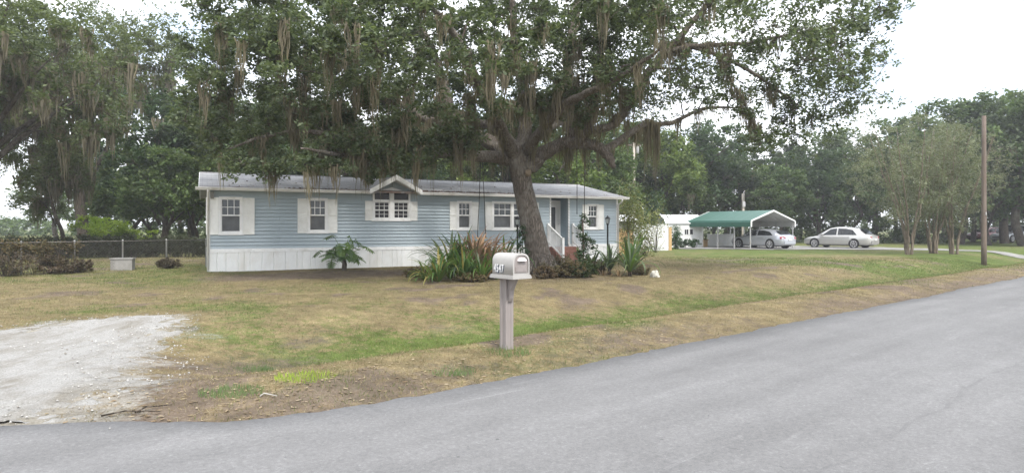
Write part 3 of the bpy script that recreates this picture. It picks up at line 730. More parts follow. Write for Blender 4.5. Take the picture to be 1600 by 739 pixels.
# ------------------------------------------------------------------ mailbox
MBX = thing('mailbox', (P(791.5, 8.2), 8.2, gz(P(791.5, 8.2), 8.2)-.045), 'taupe plastic mailbox numbered 4547 on a square post by the road', 'mailbox', rz=R(220))
pb = .062; g0 = .02
prof = []
for cx_, cy_, ex, ey in ((-1,-1,1,0),(1,-1,0,1),(1,1,-1,0),(-1,1,0,-1)):
    c0 = Vector((cx_*pb, cy_*pb)); e = Vector((ex, ey)); inn = Vector((-ey, ex))
    prof += [c0, c0+e*(pb-.030), c0+e*(pb-.022)+inn*.010, c0+e*(pb+.022)+inn*.010, c0+e*(pb+.030)]
MB().prism([tuple(p) for p in prof], 'z', -.1, .955).build('post', M['grey_post'], MBX)
MB().box(-.072, .072, -.072, .072, -.05, .035).build('post_foot', M['grey_post'], MBX)
BY0, BY1 = -.135, .29
mb = MB()
mb.prism([(.064, .955), (.064, .66), (.085, .66), (.105, .70), (.118, .80), (.175, .90), (.21, .955)], 'x', -.028, .028); mb.build('bracket', M['grey_post'], MBX)
mb = MB().box(-.155, .155, BY0-.02, BY1+.02, .955, .985).box(-.147, .147, BY0-.01, BY1+.01, .985, 1.003); mb.build('tray', M['grey_mail'], MBX)
def arch(w, z0, zs_, zt, n=12, e=2.6):
    pts = [(w, z0), (w, zs_)]
    for k in range(1, n):
        t_ = math.pi*k/n; c_, s_ = math.cos(t_), math.sin(t_)
        pts.append((w*math.copysign(abs(c_)**(2/e), c_), zs_+(zt-zs_)*abs(s_)**(2/e)))
    pts += [(-w, zs_), (-w, z0)]; return pts
oa = arch(.138, 1.0, 1.15, 1.275); ia = arch(.117, 1.025, 1.145, 1.25)
mb = MB(); n = len(oa)
secs = [(BY0, .90, -.012), (BY0+.012, .97, -.004), (BY0+.035, 1.0, 0), (BY1-.015, 1.0, 0), (BY1, .985, -.002)]
V_ = [(x_*sc, y_, 1.0+(z_-1.0)*(1+dz) if dz else z_) for y_, sc, dz in secs for x_, z_ in oa]
F_ = [(i*n+k, (i+1)*n+k, (i+1)*n+(k+1) % n, i*n+(k+1) % n) for i in range(len(secs)-1) for k in range(n)]+[tuple(range(n))]
mb.add(V_, F_, True)
b0 = [(x_*.985, BY1, 1.0+(z_-1.0)*.998) for x_, z_ in oa]; b1 = [(x_, BY1+.002, z_) for x_, z_ in ia]; b2 = [(x_, BY1-.03, z_) for x_, z_ in ia]
mb.add(b0+b1+b2, [(k, n+k, n+(k+1) % n, (k+1) % n) for k in range(n)]+[(n+k, 2*n+k, 2*n+(k+1) % n, n+(k+1) % n) for k in range(n)]+[tuple(range(2*n, 3*n))], False)
bx = mb.build('box', M['grey_mail'], MBX)
dp = arch(.110, 1.03, 1.142, 1.243)
dr = MB().prism(dp, 'y', BY1-.028, BY1-.008).build('door', M['grey_post'], MBX)
MB().prism(arch(.088, 1.045, 1.10, 1.12), 'y', BY1-.008, BY1-.003).build('door_panel', M['grey_post'], dr)
hm = [(.062*math.cos(t_), 1.178+.042*math.sin(t_)) for t_ in np.linspace(0, math.pi, 9)]
MB().prism(hm, 'y', BY1-.008, BY1+.03).build('handle', M['mail_handle'], dr)
for k, ch in enumerate('4547'):
    for back in (0, 1):
        cu = bpy.data.curves.new('digit', 'FONT'); cu.body = ch; cu.size = .14; cu.extrude = .0012 if back else .0014; cu.offset = .0022 if not back else .004
        cu.materials.append(M['digit_back'] if back else M['digit'])
        o = bpy.data.objects.new('digit_outline', cu); dme = bpy.data.meshes.new_from_object(o); bpy.data.objects.remove(o); o = place('digit_shadow' if back else 'digit', dme, MBX)
        ox = -.085+k*.05; xx = .1384+(.002 if not back else 0)
        m = Matrix(((0, 0, 1, xx), (.60, 0, 0, ox+(.018 if back else 0)), (0, 1, 0, 1.035-(.013 if back else 0)), (0, 0, 0, 1))); o.matrix_local = m

# ------------------------------------------------------------------ lamp posts, swing, poles
def lamp(px, d, ztop, label):
    t_ = thing('lamp_post', (P(px, d), d, gz(P(px, d), d)), label, 'lamp post', 'black garden lamp posts', rz=.4)
    h = ztop-.36
    MB().lathe([(.075, -.05), (.075, .06), (.05, .10), (.034, .16), (.034, h-.05), (.05, h-.04), (.04, h)], 14).build('pole', M['black'], t_)
    ln = MB().lathe([(.04, h), (.085, h+.02), (.07, h+.035)], 4).build('lantern_base', M['black'], t_)
    MB().lathe([(.068, h+.035), (.098, h+.235)], 4, smooth=False).build('lantern_glass', M['lamp_glass'], t_)
    mb = MB()
    for k in range(4):
        a = math.pi/2*k; mb.bar((.072*math.cos(a), .072*math.sin(a), h+.03), (.102*math.cos(a), .102*math.sin(a), h+.24), .014, .014)
    mb.build('lantern_frame', M['black'], t_)
    MB().lathe([(.125, h+.235), (.12, h+.25), (.06, h+.31), (.022, h+.33), (.03, h+.345), (.012, h+.36), (.0, h+.385)], 8).build('lantern_cap', M['black'], t_)
lamp(949.5, 26.8, 2.08, 'black lantern post standing before the window nearest the corner of the blue home')
lamp(808.5, 24.6, 2.02, 'black lantern post half hidden behind the left edge of the oak trunk')

def pole(name, px, d, ztop, r, m, label, lean=0):
    x = P(px, d); t_ = thing(name, (x, d, gz(x, d)), label, 'utility pole')
    pts = [(lean*k/6, 0, -.2+(ztop+.2)*k/6) for k in range(7)]
    MB().tube(pts, [r*(1.1-.25*k/6) for k in range(7)], 12, wob=.015).build('shaft', m, t_)
    return t_
t_ = pole('utility_pole', 1537.5, 33.3, 7.75, .115, M['pole'], 'bare brown wooden utility pole on the lawn near the right end of the road')
MB().box(-.02, .02, -.16, -.13, 2.6, 2.75).build('tag_plate', M['galv'], t_)
t_ = pole('utility_pole', 990.5, 55, 8.9, .12, M['pole_pale'], 'pale utility pole rising behind the right end of the blue home')
MB().lathe([(.14, 7.9), (.17, 7.95), (.17, 8.5), (.12, 8.55)], 12, (.27, 0, 0)).build('transformer', M['galv'], t_); MB().bar((-.6, 0, 8.65), (.6, 0, 8.65), .09, .1).build('crossarm', M['pole'], t_)
t_ = pole('utility_pole', 1161, 60, 4.75, .14, M['pole_pale'], 'short pale service pole rising behind the green carport roof')
MB().box(-.13, .13, -.26, -.13, 3.5, 4.0).build('service_box', M['galv'], t_); MB().tube([(0, -.2, 4.0), (0, -.2, 4.9), (.1, -.2, 5.0)], .035, 8).build('conduit', M['galv'], t_)
a = Vector((P(1161, 60), 59.8, 4.55)); b_ = Vector((P(1330, 62), 62, 5.2))
MB().tube([a.lerp(b_, k/12)-Vector((0, 0, .65*4*(k/12)*(1-k/12))) for k in range(13)], .018, 5).build('power_line', M['rope']); props(bpy.data.objects['power_line'], 'thin dark power line sagging from the pole behind the carport', 'wire')

# ------------------------------------------------------------------ carport, sheds
B_ = Vector((17.2, 46.0)); C_ = Vector((21.4, 48.5)); wv = (C_-B_); Wc = wv.length; wv.normalize(); lv = Vector((-wv.y, wv.x)); Lc = 6.1
mid = (B_+C_)/2
CP = thing('carport', (mid.x, mid.y, 0), 'green metal carport with white gable trim sheltering a car', 'carport', rz=math.atan2(wv.y, wv.x))
hwc = Wc/2+.05; e0, e1, rz_ = 1.62, 2.08, 2.83
# roof: two slopes with rounded bends, made of metal sheets
def roofsec(off):
    r_ = [(-hwc-off*.9, e0), (-hwc-off*.9, e1-.12), (-hwc+.05-off*.7, e1+off*.6), (0, rz_+off), (hwc-.05+off*.7, e1+off*.6), (hwc+off*.9, e1-.12), (hwc+off*.9, e0)]
    return r_
ns = 8
for k in range(ns):
    y0, y1 = Lc*k/ns, Lc*(k+1)/ns-.012
    for side in (0, 1):
        o_ = roofsec(.03); i_ = roofsec(0.0); sl_ = slice(0, 4) if side == 0 else slice(3, 7)
        oo = o_[sl_]; ii_ = i_[sl_]
        MB().prism(oo+ii_[::-1], 'y', y0, y1).build('roof_sheet', M['green_metal'], CP)
mb = MB()
u_ = roofsec(-.012); u2 = roofsec(-.03)
mb.prism(u_+u2[::-1], 'y', .05, Lc-.05); mb.build('ceiling', M['under'], CP)
for yy in (-.06, Lc-.005):
    o_ = roofsec(.045); i_ = roofsec(-.075); mb = MB(); mb.prism(o_[:4]+i_[:4][::-1], 'y', yy, yy+.065); mb.prism(o_[3:]+i_[3:][::-1], 'y', yy+.001, yy+.064); mb.build('gable_trim', M['white'], CP)
for yy in (.12, 1.55, 3.1, 4.6, Lc-.1):
    for sx in (-1, 1): MB().box(sx*(hwc-.09)-.035, sx*(hwc-.09)+.035, yy-.035, yy+.035, -.05, e1-.05).build('post', M['galv'], CP)
for yy in (.9, 2.3, 3.8, 5.2):
    mb = MB()
    for sx in (-1, 1): mb.bar((sx*(hwc-.1), yy, e1-.1), (0, yy, rz_-.12), .05, .05)
    mb.build('rafter', M['galv'], CP)

def gable_shed(name, px0, px1, d, dep, ez_, rz2, label, mats, rot=0, cat='shed'):
    x0, x1 = P(px0, d), P(px1, d); t_ = thing(name, (x0, d, gz((x0+x1)/2, d)), label, cat, rz=rot); L_ = (x1-x0)/math.cos(rot)
    mb = MB().box(0, L_, 0, dep, -.1, ez_); mb.prism([(0, ez_), (dep, ez_), (dep/2, rz2-.05)], 'x', .001, L_-.001); mb.build('wall', mats[0], t_)
    o_ = [(-.12, ez_-.03), (dep/2, rz2), (dep+.12, ez_-.03), (dep+.12, ez_-.08), (dep/2, rz2-.055), (-.12, ez_-.08)]
    MB().prism(o_, 'x', -.1, L_+.1).build('roof', mats[1], t_)
    return t_, L_
t_, L_ = gable_shed('white_shed', 1041, 1097.5, 51, 3.2, 1.95, 2.62, 'white metal shed with a small twin window beside the carport', (M['white'], M['white']))
for k in (0, 1):
    xx = P(1069+k*7.5, 51)-P(1041, 51); mb = MB(); frame_rect(mb, xx, xx+.36, .98, 1.46, .04, -.04, .01); w_ = mb.build('window', M['white'], t_); MB().box(xx+.04, xx+.32, -.012, -.004, 1.02, 1.42).build('pane', M['pane_dark'], w_)
mb = MB()
for k in range(11): mb.box(L_*k/11+.02, L_*k/11+.05, -.015, -.0005, -.05, 1.9)
mb.build('wall_rib', M['white'], t_)
# white board fence with a tan end post
x0, x1, d = P(986, 44), P(1046, 44), 44.2
t_ = thing('white_fence', (x0, d, gz(x0, d)), 'white board fence panel ending in a tan post behind the tall shrub', 'fence'); n = 9; L_ = x1-x0
bd = MB().box(0, L_/n-.012, 0, .03, -.05, 1.72).mesh('fence_board', M['white'])
for k in range(n): place('fence_board', bd, t_).location = (k*L_/n, random.uniform(0, .006), random.uniform(-.02, .02))
MB().box(-.05, L_, -.02, -.001, .15, .25).build('fence_rail', M['white'], t_); MB().box(-.05, L_+.0, -.02, .05, 1.74, 1.82).build('fence_cap', M['white'], t_)
MB().box(L_+.004, L_+.20, -.04, .12, -.05, 1.62).build('post', M['tan'], t_)
MB().box(-.6, .4, -.6, -.3, -.05, .06).build('plinth', M['concrete'], t_)
# tan lean-to behind the corner of the house
d = 38; x0, x1 = P(955, d), P(990, d)
t_ = thing('lean_to', (x0, d, 0), 'small tan plywood lean-to with a pale flat roof behind the house corner', 'shed')
n = 4; bd = MB().box(0, (x1-x0)/n-.02, 0, .04, -.1, 1.52).mesh('wall_board', M['tan'])
for k in range(n): place('wall_board', bd, t_).location = (k*(x1-x0)/n, 0, 0)
MB().box(0, x1-x0, .05, 1.8, -.1, 1.5).build('wall', M['dark'], t_)
MB().box(-.05, x1-x0+.05, -.02, 1.85, 1.53, 1.95).build('fascia', M['slabgrey'], t_)
MB().prism([(-.25, 1.955), (-.25, 2.02), (1.9, 2.36), (1.9, 2.28)], 'x', -.15, x1-x0+.25).build('roof', M['white'], t_)
# white chest and tan box stored at the back of the carport
d = 53.5; x0, x1 = P(1109, d), P(1147, d)
t_ = thing('storage_chest', (x0, d, .0), 'long white storage chest standing under the far end of the carport', 'chest')
MB().box(0, x1-x0, 0, .7, -.05, .92).build('body', M['white'], t_); MB().box(-.03, x1-x0+.03, -.03, .73, .925, 1.02).build('lid', M['white'], t_)
mb = MB()
for k in range(1, 5): mb.box((x1-x0)*k/5-.02, (x1-x0)*k/5+.02, -.02, -.001, 0, .9)
mb.build('rib', M['white'], t_)
d = 52; x0 = P(1098, d); t_ = thing('cardboard_box', (x0, d, 0), 'tan cardboard box on the ground left of the white chest', 'box', rz=.3)
MB().box(-.3, .3, -.25, .25, -.05, .5).build('body', M['tan'], t_); MB().add([(-.3,-.25,.501),(.3,-.25,.501),(.34,-.42,.60),(-.34,-.42,.60)], [(0,1,2,3)]).build('flap', M['tan'], t_)

# ------------------------------------------------------------------ cars
def sedan(paintm, loc, heading, label, group=None, Ln=4.8, Wd=1.82, Ht=1.45, bumper_dark=False, ride=0.0):
    t_ = thing('parked_car', loc, label, 'car', group, rz=heading)    # +x is forward
    k = Ln/4.8; hw_ = Wd/2
    # stations: x, half width at belt, z bottom, z belt/top edge, crown
    st = [(-2.40,.60,.42,.80,.86),(-2.34,.78,.30,.90,.97),(-2.15,.87,.24,.96,1.03),(-1.6,.905,.22,.965,1.05),(-1.0,.91,.21,.955,1.02),(-.2,.91,.20,.93,.99),(.6,.91,.20,.915,.97),(1.0,.91,.21,.90,.96),(1.45,.90,.22,.86,.91),(1.9,.87,.23,.79,.82),(2.2,.79,.25,.70,.73),(2.36,.64,.30,.62,.65),(2.40,.50,.38,.56,.58)]
    V_ = []; 
    for x_, w_, zb_, zt_, zc_ in st:
        w_ = w_*hw_/.91; x_ *= k
        V_ += [(x_, y_, z_) for y_, z_ in ((-w_*.86, zb_), (-w_*.97, zb_+.10), (-w_*1.0, (zb_+zt_)/2+.02), (-w_*.975, zt_-.07), (-w_*.90, zt_+.0), (-w_*.5, zc_-.01), (0, zc_), (w_*.5, zc_-.01), (w_*.90, zt_), (w_*.975, zt_-.07), (w_*1.0, (zb_+zt_)/2+.02), (w_*.97, zb_+.10), (w_*.86, zb_))]
    n = 13; m_ = len(st)
    F_ = [(i*n+j, i*n+(j+1) % n, (i+1)*n+(j+1) % n, (i+1)*n+j) for i in range(m_-1) for j in range(n)]+[tuple(range(n))[::-1], tuple(range((m_-1)*n, m_*n))]
    MB().add(V_, F_, True).build('body', paintm, t_)
    # roof with pillars: loft; glass set as separate faces just outside
    gs = [(-2.08,.60,.99),(-1.58,.60,Ht-.20),(-1.0,.60,Ht-.055),(-.45,.61,Ht),(.0,.61,Ht-.005),(.42,.61,Ht-.075),(1.26,.66,.95)]
    V_ = []
    for x_, w_, zt_ in gs:
        x_ *= k; low = .93
        V_ += [(x_, -.80*hw_/.91, min(low, zt_-.02)), (x_, -(w_+ (.80-w_)*max(0, (1.12-zt_)/.25 if zt_ < 1.1 else 0)*.8)*hw_/.91, zt_-.05 if zt_ > 1.1 else zt_-.01), (x_, -w_*.6, zt_), (x_, 0, zt_+.012), (x_, w_*.6, zt_), (x_, (w_+ (.80-w_)*max(0, (1.12-zt_)/.25 if zt_ < 1.1 else 0)*.8)*hw_/.91, zt_-.05 if zt_ > 1.1 else zt_-.01), (x_, .80*hw_/.91, min(low, zt_-.02))]
    n = 7; m_ = len(gs)
    F_ = [(i*n+j, i*n+j+1, (i+1)*n+j+1, (i+1)*n+j) for i in range(m_-1) for j in range(n-1)]+[tuple(range(n))[::-1], tuple(range((m_-1)*n, m_*n))]
    MB().add(V_, F_, True).build('roof', paintm, t_)
    def side_pt(x_, f, s):    # point on the greenhouse side, f 0 (belt) .. 1 (roof)
        x_ /= k; i = max(j for j in range(m_) if gs[j][0] <= x_+1e-6) if x_ >= gs[0][0] else 0; i = min(i, m_-2)
        u = (x_-gs[i][0])/(gs[i+1][0]-gs[i][0]); w_ = gs[i][1]*(1-u)+gs[i+1][1]*u; zt_ = gs[i][2]*(1-u)+gs[i+1][2]*u-.05
        return (x_*k, s*((.80*(1-f)+w_*f)*hw_/.91+.014), .93*(1-f)+zt_*f)
    for s in (-1, 1):
        for poly in ([(-1.50,.16),(-.20,.10),(-.20,.90),(-.75,.90),(-1.18,.84)], [(-.10,.10),(.90,.14),(.36,.86),(.10,.89),(-.10,.90)]):
            pts = [side_pt(x_*k, f, s) for x_, f in poly]; inn = [(x_, y_-s*.03, z_) for x_, y_, z_ in pts]; n = len(pts)
            fs = [tuple(range(n)), tuple(range(n, 2*n))[::-1]]+[(i, n+i, n+(i+1) % n, (i+1) % n) for i in range(n)]
            MB().add(pts+inn, fs).build('window', M['car_glass'], t_)
        MB().box(.78*k, .95*k, s*(hw_*.93) if s > 0 else s*(hw_*.93+.17), s*(hw_*.93)+(.17 if s > 0 else 0), .93, 1.05).build('mirror', paintm, t_)
        for xd in (-1.02, .08, 1.0):
            pass
        for xa, xb in ((-1.05, -.05), (-.03, 1.02)):
            dr_ = MB()
            pts = [(xa*k, .34), (xb*k, .34), (xb*k, .86), (xa*k, .89)]
            y_ = s*(hw_*1.0+.004); V_ = []
            for x_, z_ in ((xa, .34), (xb, .34), (xb, .60), (xb, .84), (xa, .86), (xa, .60)):
                yy = hw_*(.985 if z_ < .4 else 1.006 if z_ < .7 else .982); V_ += [(x_*k, s*yy, z_)]
            V2 = [(x_, y_-s*.03, z_) for x_, y_, z_ in V_]
            fs = [(0,1,2,5), (5,2,3,4)]+[(6,11,8,7), (11,10,9,8)]+[(i, (i+1) % 6, 6+(i+1) % 6, 6+i) for i in range(6)]
            dd = dr_.add(V_+V2, fs).build('door', paintm, t_)
            MB().box((xa+.1)*k, (xa+.28)*k, s*hw_*.99-.012, s*hw_*.99+.022 if s > 0 else s*hw_*.99+.012, .78, .81).build('handle', M['rim'], dd)
    def quad_part(name, pts, m, off):
        n = len(pts); o2 = [tuple(Vector(p)-Vector(off)) for p in pts]
        fs = [tuple(range(n)), tuple(range(n, 2*n))[::-1]]+[(i, n+i, n+(i+1) % n, (i+1) % n) for i in range(n)]
        MB().add(list(pts)+o2, fs).build(name, m, t_)
    quad_part('rear_window', [(-2.01*k,-.56,1.075),(-2.01*k,.56,1.075),(-1.60*k,.50,Ht-.17),(-1.60*k,-.50,Ht-.17)], M['car_glass'], (.03, 0, -.03))
    quad_part('windscreen', [(1.19*k,.62,1.015),(1.19*k,-.62,1.015),(.48*k,-.54,Ht-.082),(.48*k,.54,Ht-.082)], M['car_glass'], (-.03, 0, -.03))
    for s in (-1, 1):
        tl = [(-2.41*k,s*.52,.73),(-2.41*k,s*.52,.86),(-2.37*k,s*.74,.90),(-2.18*k,s*.875,.88),(-2.22*k,s*.885,.76),(-2.37*k,s*.79,.72)]
        if s > 0: tl = tl[::-1]
        quad_part('tail_light', tl, M['red_lens'], (-.05, s*.05, 0))
        hl = [(2.37*k,s*.52,.53),(2.36*k,s*.55,.64),(2.16*k,s*.78,.70),(2.05*k,s*.84,.70),(2.14*k,s*.835,.60)]
        quad_part('head_light', hl if s > 0 else hl[::-1], M['clear_lens'], (.05, s*.05, 0))
    MB().box(-2.43*k, -2.36*k, -.62, .62, .36, .56).build('rear_bumper', M['slabgrey'] if bumper_dark else paintm, t_)
    MB().box(-2.445*k, -2.40*k, -.19, .19, .60, .72).build('number_plate', M['plate'], t_)
    MB().box(2.36*k, 2.415*k, -.42, .42, .40, .54).build('grille', M['dark'], t_)
    MB().box(-2.0*k, 2.1*k, -.72*hw_/.91, .72*hw_/.91, .17, .3).build('underbody', M['dark'], t_)
    r_ = .335
    ty = MB().add(*(lambda pr, n=24: ([(r2*math.cos(2*math.pi*q/n), y_, r2*math.sin(2*math.pi*q/n)) for r2, y_ in pr for q in range(n)],
        [(i*n+q, i*n+(q+1) % n, (i+1)*n+(q+1) % n, (i+1)*n+q) for i in range(len(pr)-1) for q in range(n)]+[tuple(range(n)), tuple(range((len(pr)-1)*n, len(pr)*n))[::-1]]))([(.24,.11),(.30,.115),(r_,.08),(r_,-.08),(.30,-.115),(.24,-.11)]), True).mesh('tyre', M['tyre'])
    rm = MB()
    n = 20; rm.add([(rr*math.cos(2*math.pi*q/n), y_, rr*math.sin(2*math.pi*q/n)) for rr, y_ in ((.245,.118),(.215,.116),(.20,.085)) for q in range(n)], [(i*n+q, (i+1)*n+q, (i+1)*n+(q+1) % n, i*n+(q+1) % n) for i in range(2) for q in range(n)]+[tuple(range(2*n, 3*n))[::-1]])
    for q in range(7):
        a = 2*math.pi*q/7; rm.bar((.03*math.cos(a), .112, .03*math.sin(a)), (.22*math.cos(a), .115, .22*math.sin(a)),   .075, .02)
    rm = rm.mesh('rim', M['rim'])
    ar = MB().add([(rr*math.cos(2*math.pi*q/24), y_, rr*math.sin(2*math.pi*q/24)) for rr, y_ in ((.385,.0),(.385,.05)) for q in range(24)], [(q, (q+1) % 24, 24+(q+1) % 24, 24+q) for q in range(24)]+[tuple(range(24, 48))[::-1]]).mesh('wheel_well_shade', M['dark'])  # dark disc imitates the shade of a hollow wheel well
    for x_ in (-1.36, 1.42):
        for s in (-1, 1):
            wa = place('wheel_well_shade', ar, t_); wa.location = (x_*k, s*(hw_*.945), .36); wa.rotation_euler = (0, 0, 0 if s > 0 else math.pi)
            w_ = place('wheel', ty, t_); w_.location = (x_*k, s*(hw_-.10), r_); w_.rotation_euler = (0, .3, 0 if s > 0 else math.pi)
            place('rim', rm, w_)
    return t_
hd = math.atan2(.86, -.51); h2 = Vector((-.51, .86)); n2v = Vector((.86, .51))
rc = Vector((19.0, 47.0))+n2v*.78; cc = rc+h2*1.36
sedan(M['car_silver'], (cc.x, cc.y, .02), hd, 'silver blue sedan parked under the green carport')
h3 = Vector((-.61, .79)); n3v = Vector((.79, .61)); rc = Vector((25.7, 48.0))+n3v*.8; cc = rc+h3*1.46
sedan(M['car_champ'], (cc.x, cc.y, .02), math.atan2(h3.y, h3.x), 'champagne coloured sedan parked in the open right of the carport', Ln=5.15, Wd=1.95, Ht=1.6, bumper_dark=True)
x = P(1582, 66); sedan(M['car_white'], (x, 66, .1), R(200), 'white car parked in the shade of the trees beyond the wooden pole', Ht=1.78)
x = P(1545, 72); sedan(M['car_red'], (x, 72, .1), R(185), 'dark red car parked under the trees just beyond the wooden pole', Ht=1.5)

exec_trees = True
# ------------------------------------------------------------------ trees
def leaf_cloud(centers, radii, per, size, flat=.75, asp=.5, droop=0.0, loose=.42, twigs=None):
    """many small leaf quads spread in soft clumps; returns verts, faces"""
    n = len(centers); tot = int(per*n); idx = np.repeat(np.arange(n), per)
    p = rng.normal(size=(tot, 3)); p /= np.linalg.norm(p, axis=1)[:, None]; p *= (rng.random(tot)**.55)[:, None]
    p[:, 2] *= flat
    # sub-clumps: pull each leaf toward a few sprigs so the clump has holes
    sp_ = rng.normal(size=(n, 9, 3))*.5; sp_[:, :, 2] *= flat
    ch = rng.integers(0, 9, tot); tgt = sp_[idx, ch]
    p = p*loose+tgt*(1.04-loose)
    if twigs is not None: twigs.append((np.repeat(centers, 9, 0), (centers[:, None]+sp_*(1.04-loose)*radii[:, None, None]).reshape(-1, 3)))
    c = centers[idx]+p*radii[idx][:, None]
    nr = rng.normal(size=(tot, 3)); nr[:, 2] += .6*np.sign(nr[:, 2]+1e-6); nr /= np.linalg.norm(nr, axis=1)[:, None]
    t = rng.normal(size=(tot, 3)); t[:, 2] -= droop; t -= nr*(t*nr).sum(1)[:, None]; t /= np.linalg.norm(t, axis=1)[:, None]
    bt = np.cross(nr, t); s = (size*(.6+.8*rng.random(tot)))[:, None]
    v = np.stack([c-t*s*.5, c-bt*s*asp*.5+t*s*.08, c+t*s*.5, c+bt*s*asp*.5+t*s*.08], 1)
    return v.reshape(-1, 3), np.arange(tot*4).reshape(-1, 4)

def moss_cloud(anchors, lens, per=16, width=.035, spread=.22):
    V_ = []; F_ = []; b0 = 0
    for (ax, ay, az), ln in zip(anchors, lens):
        for k in range(per):
            a = random.uniform(0, 6.283); r0 = spread*math.sqrt(random.random()); l_ = ln*random.uniform(.35, 1.0)*(1-.5*(r0/spread)**2)
            x0, y0 = ax+r0*math.cos(a), ay+r0*math.sin(a); z0 = az+random.uniform(-.05, .1); th = random.uniform(0, 3.14); w_ = width*random.uniform(.6, 1.4)
            cx_, sx_ = math.cos(th)*w_/2, math.sin(th)*w_/2; kx, ky = random.uniform(-.06, .06), random.uniform(-.06, .06); nseg = 4
            for i in range(nseg+1):
                f = i/nseg; ww = (1-f)**.6*(.7+.6*random.random()) if i < nseg else .05
                px_ = x0*(1-.35*f)+ax*.35*f+kx*math.sin(f*5+k); py_ = y0*(1-.35*f)+ay*.35*f+ky*math.sin(f*4+k)
                V_ += [(px_-cx_*ww, py_-sx_*ww, z0-l_*f), (px_+cx_*ww, py_+sx_*ww, z0-l_*f)]
            F_ += [(b0+2*i, b0+2*i+1, b0+2*i+3, b0+2*i+2) for i in range(nseg)]; b0 += 2*(nseg+1)
    return np.array(V_), np.array(F_)

def smooth_path(pts, rads, sub=5, wig=.0):
    """Catmull-Rom through the points"""
    P_ = [Vector(p) for p in pts]; P_ = [P_[0]*2-P_[1]]+P_+[P_[-1]*2-P_[-2]]; out = []; rr = []
    for i in range(1, len(P_)-2):
        for k in range(sub):
            t = k/sub; a, b, c, d = P_[i-1:i+3]
            q = .5*((2*b)+(c-a)*t+(2*a-5*b+4*c-d)*t*t+(3*b-a-3*c+d)*t**3)
            if wig: q = q+Vector((random.gauss(0, wig), random.gauss(0, wig), random.gauss(0, wig*.6)))
            out.append(q); rr.append(rads[i-1]*(1-t)+rads[i]*t)
    out.append(P_[-2]); rr.append(rads[-1]); return out, rr

def add_twigs(mb, nodes, noder, clumps, up=.6, rmin=.012, n=4):
    """join every leaf clump to the nearest wood already there, nearest clumps first"""
    nodes = [np.array(p) for p in nodes]; arr = np.array(nodes); rad = list(noder)
    order = np.argsort([np.min(np.linalg.norm(arr-c, axis=1)) for c in clumps])
    for i in order:
        c = clumps[i]; dv = c-arr; dist = np.linalg.norm(dv, axis=1)+up*np.maximum(0, -dv[:, 2])
        j = int(np.argmin(dist)); a = arr[j]; L_ = np.linalg.norm(c-a); r0 = min(rad[j]*.65, .016+.020*L_)
        m1 = a+(c-a)*.35+np.array([0, 0, .10*L_])+rng.normal(size=3)*.05*L_; m2 = a+(c-a)*.7+np.array([0, 0, .08*L_])+rng.normal(size=3)*.05*L_
        r0 = max(r0, rmin); mb.tube([a, m1, m2, c], [r0, r0*.8, r0*.6, max(r0*.35, rmin*.5)], n, cap=False)
        arr = np.vstack([arr, [m1, m2, c]]); rad += [r0*.8, r0*.6, r0*.4]

# ---- the big live oak in the front yard
OD = 22.2
def ow_(px, py, dy=0.0):                    # a point the photo shows at column px, row py, dy metres behind the trunk
    d = OD+dy; return (P(px, d), d, Zat(py, d))
OX = P(845, OD)
OAK = thing('live_oak', (OX, OD, 0), 'huge spreading live oak hung with grey moss in the front yard', 'tree')
def loc(p): return (p[0]-OX, p[1]-OD, p[2])
tb = MB()
tp = [(847, 432), (843, 415), (839, 390), (832, 355), (824, 320), (816, 285), (811, 258), (808, 236)]
pts, rr = smooth_path([loc(ow_(*p)) for p in tp], [.64, .48, .41, .38, .355, .335, .37, .42], 6, .006)
tb.tube(pts, rr, 28, wob=.045)
for k in range(7):                          # buttress roots
    a = 2*math.pi*k/7+.3; p0 = Vector((.30*math.cos(a), .30*math.sin(a), .55)); p1 = Vector((.62*math.cos(a), .62*math.sin(a), .12)); p2 = Vector((1.05*math.cos(a+.2), 1.05*math.sin(a+.2), -.06))
    q, r_ = smooth_path([p0, p1, p2], [.16, .15, .06], 4); tb.tube(q, r_, 10, wob=.05)
tb.build('trunk', M['bark'], OAK)
kn = MB().tube([loc(ow_(825, 270, -.26)), loc(ow_(825.5, 270, -.41))], [.13, .11], 14); kn.build('limb_scar', M['cut'], OAK)
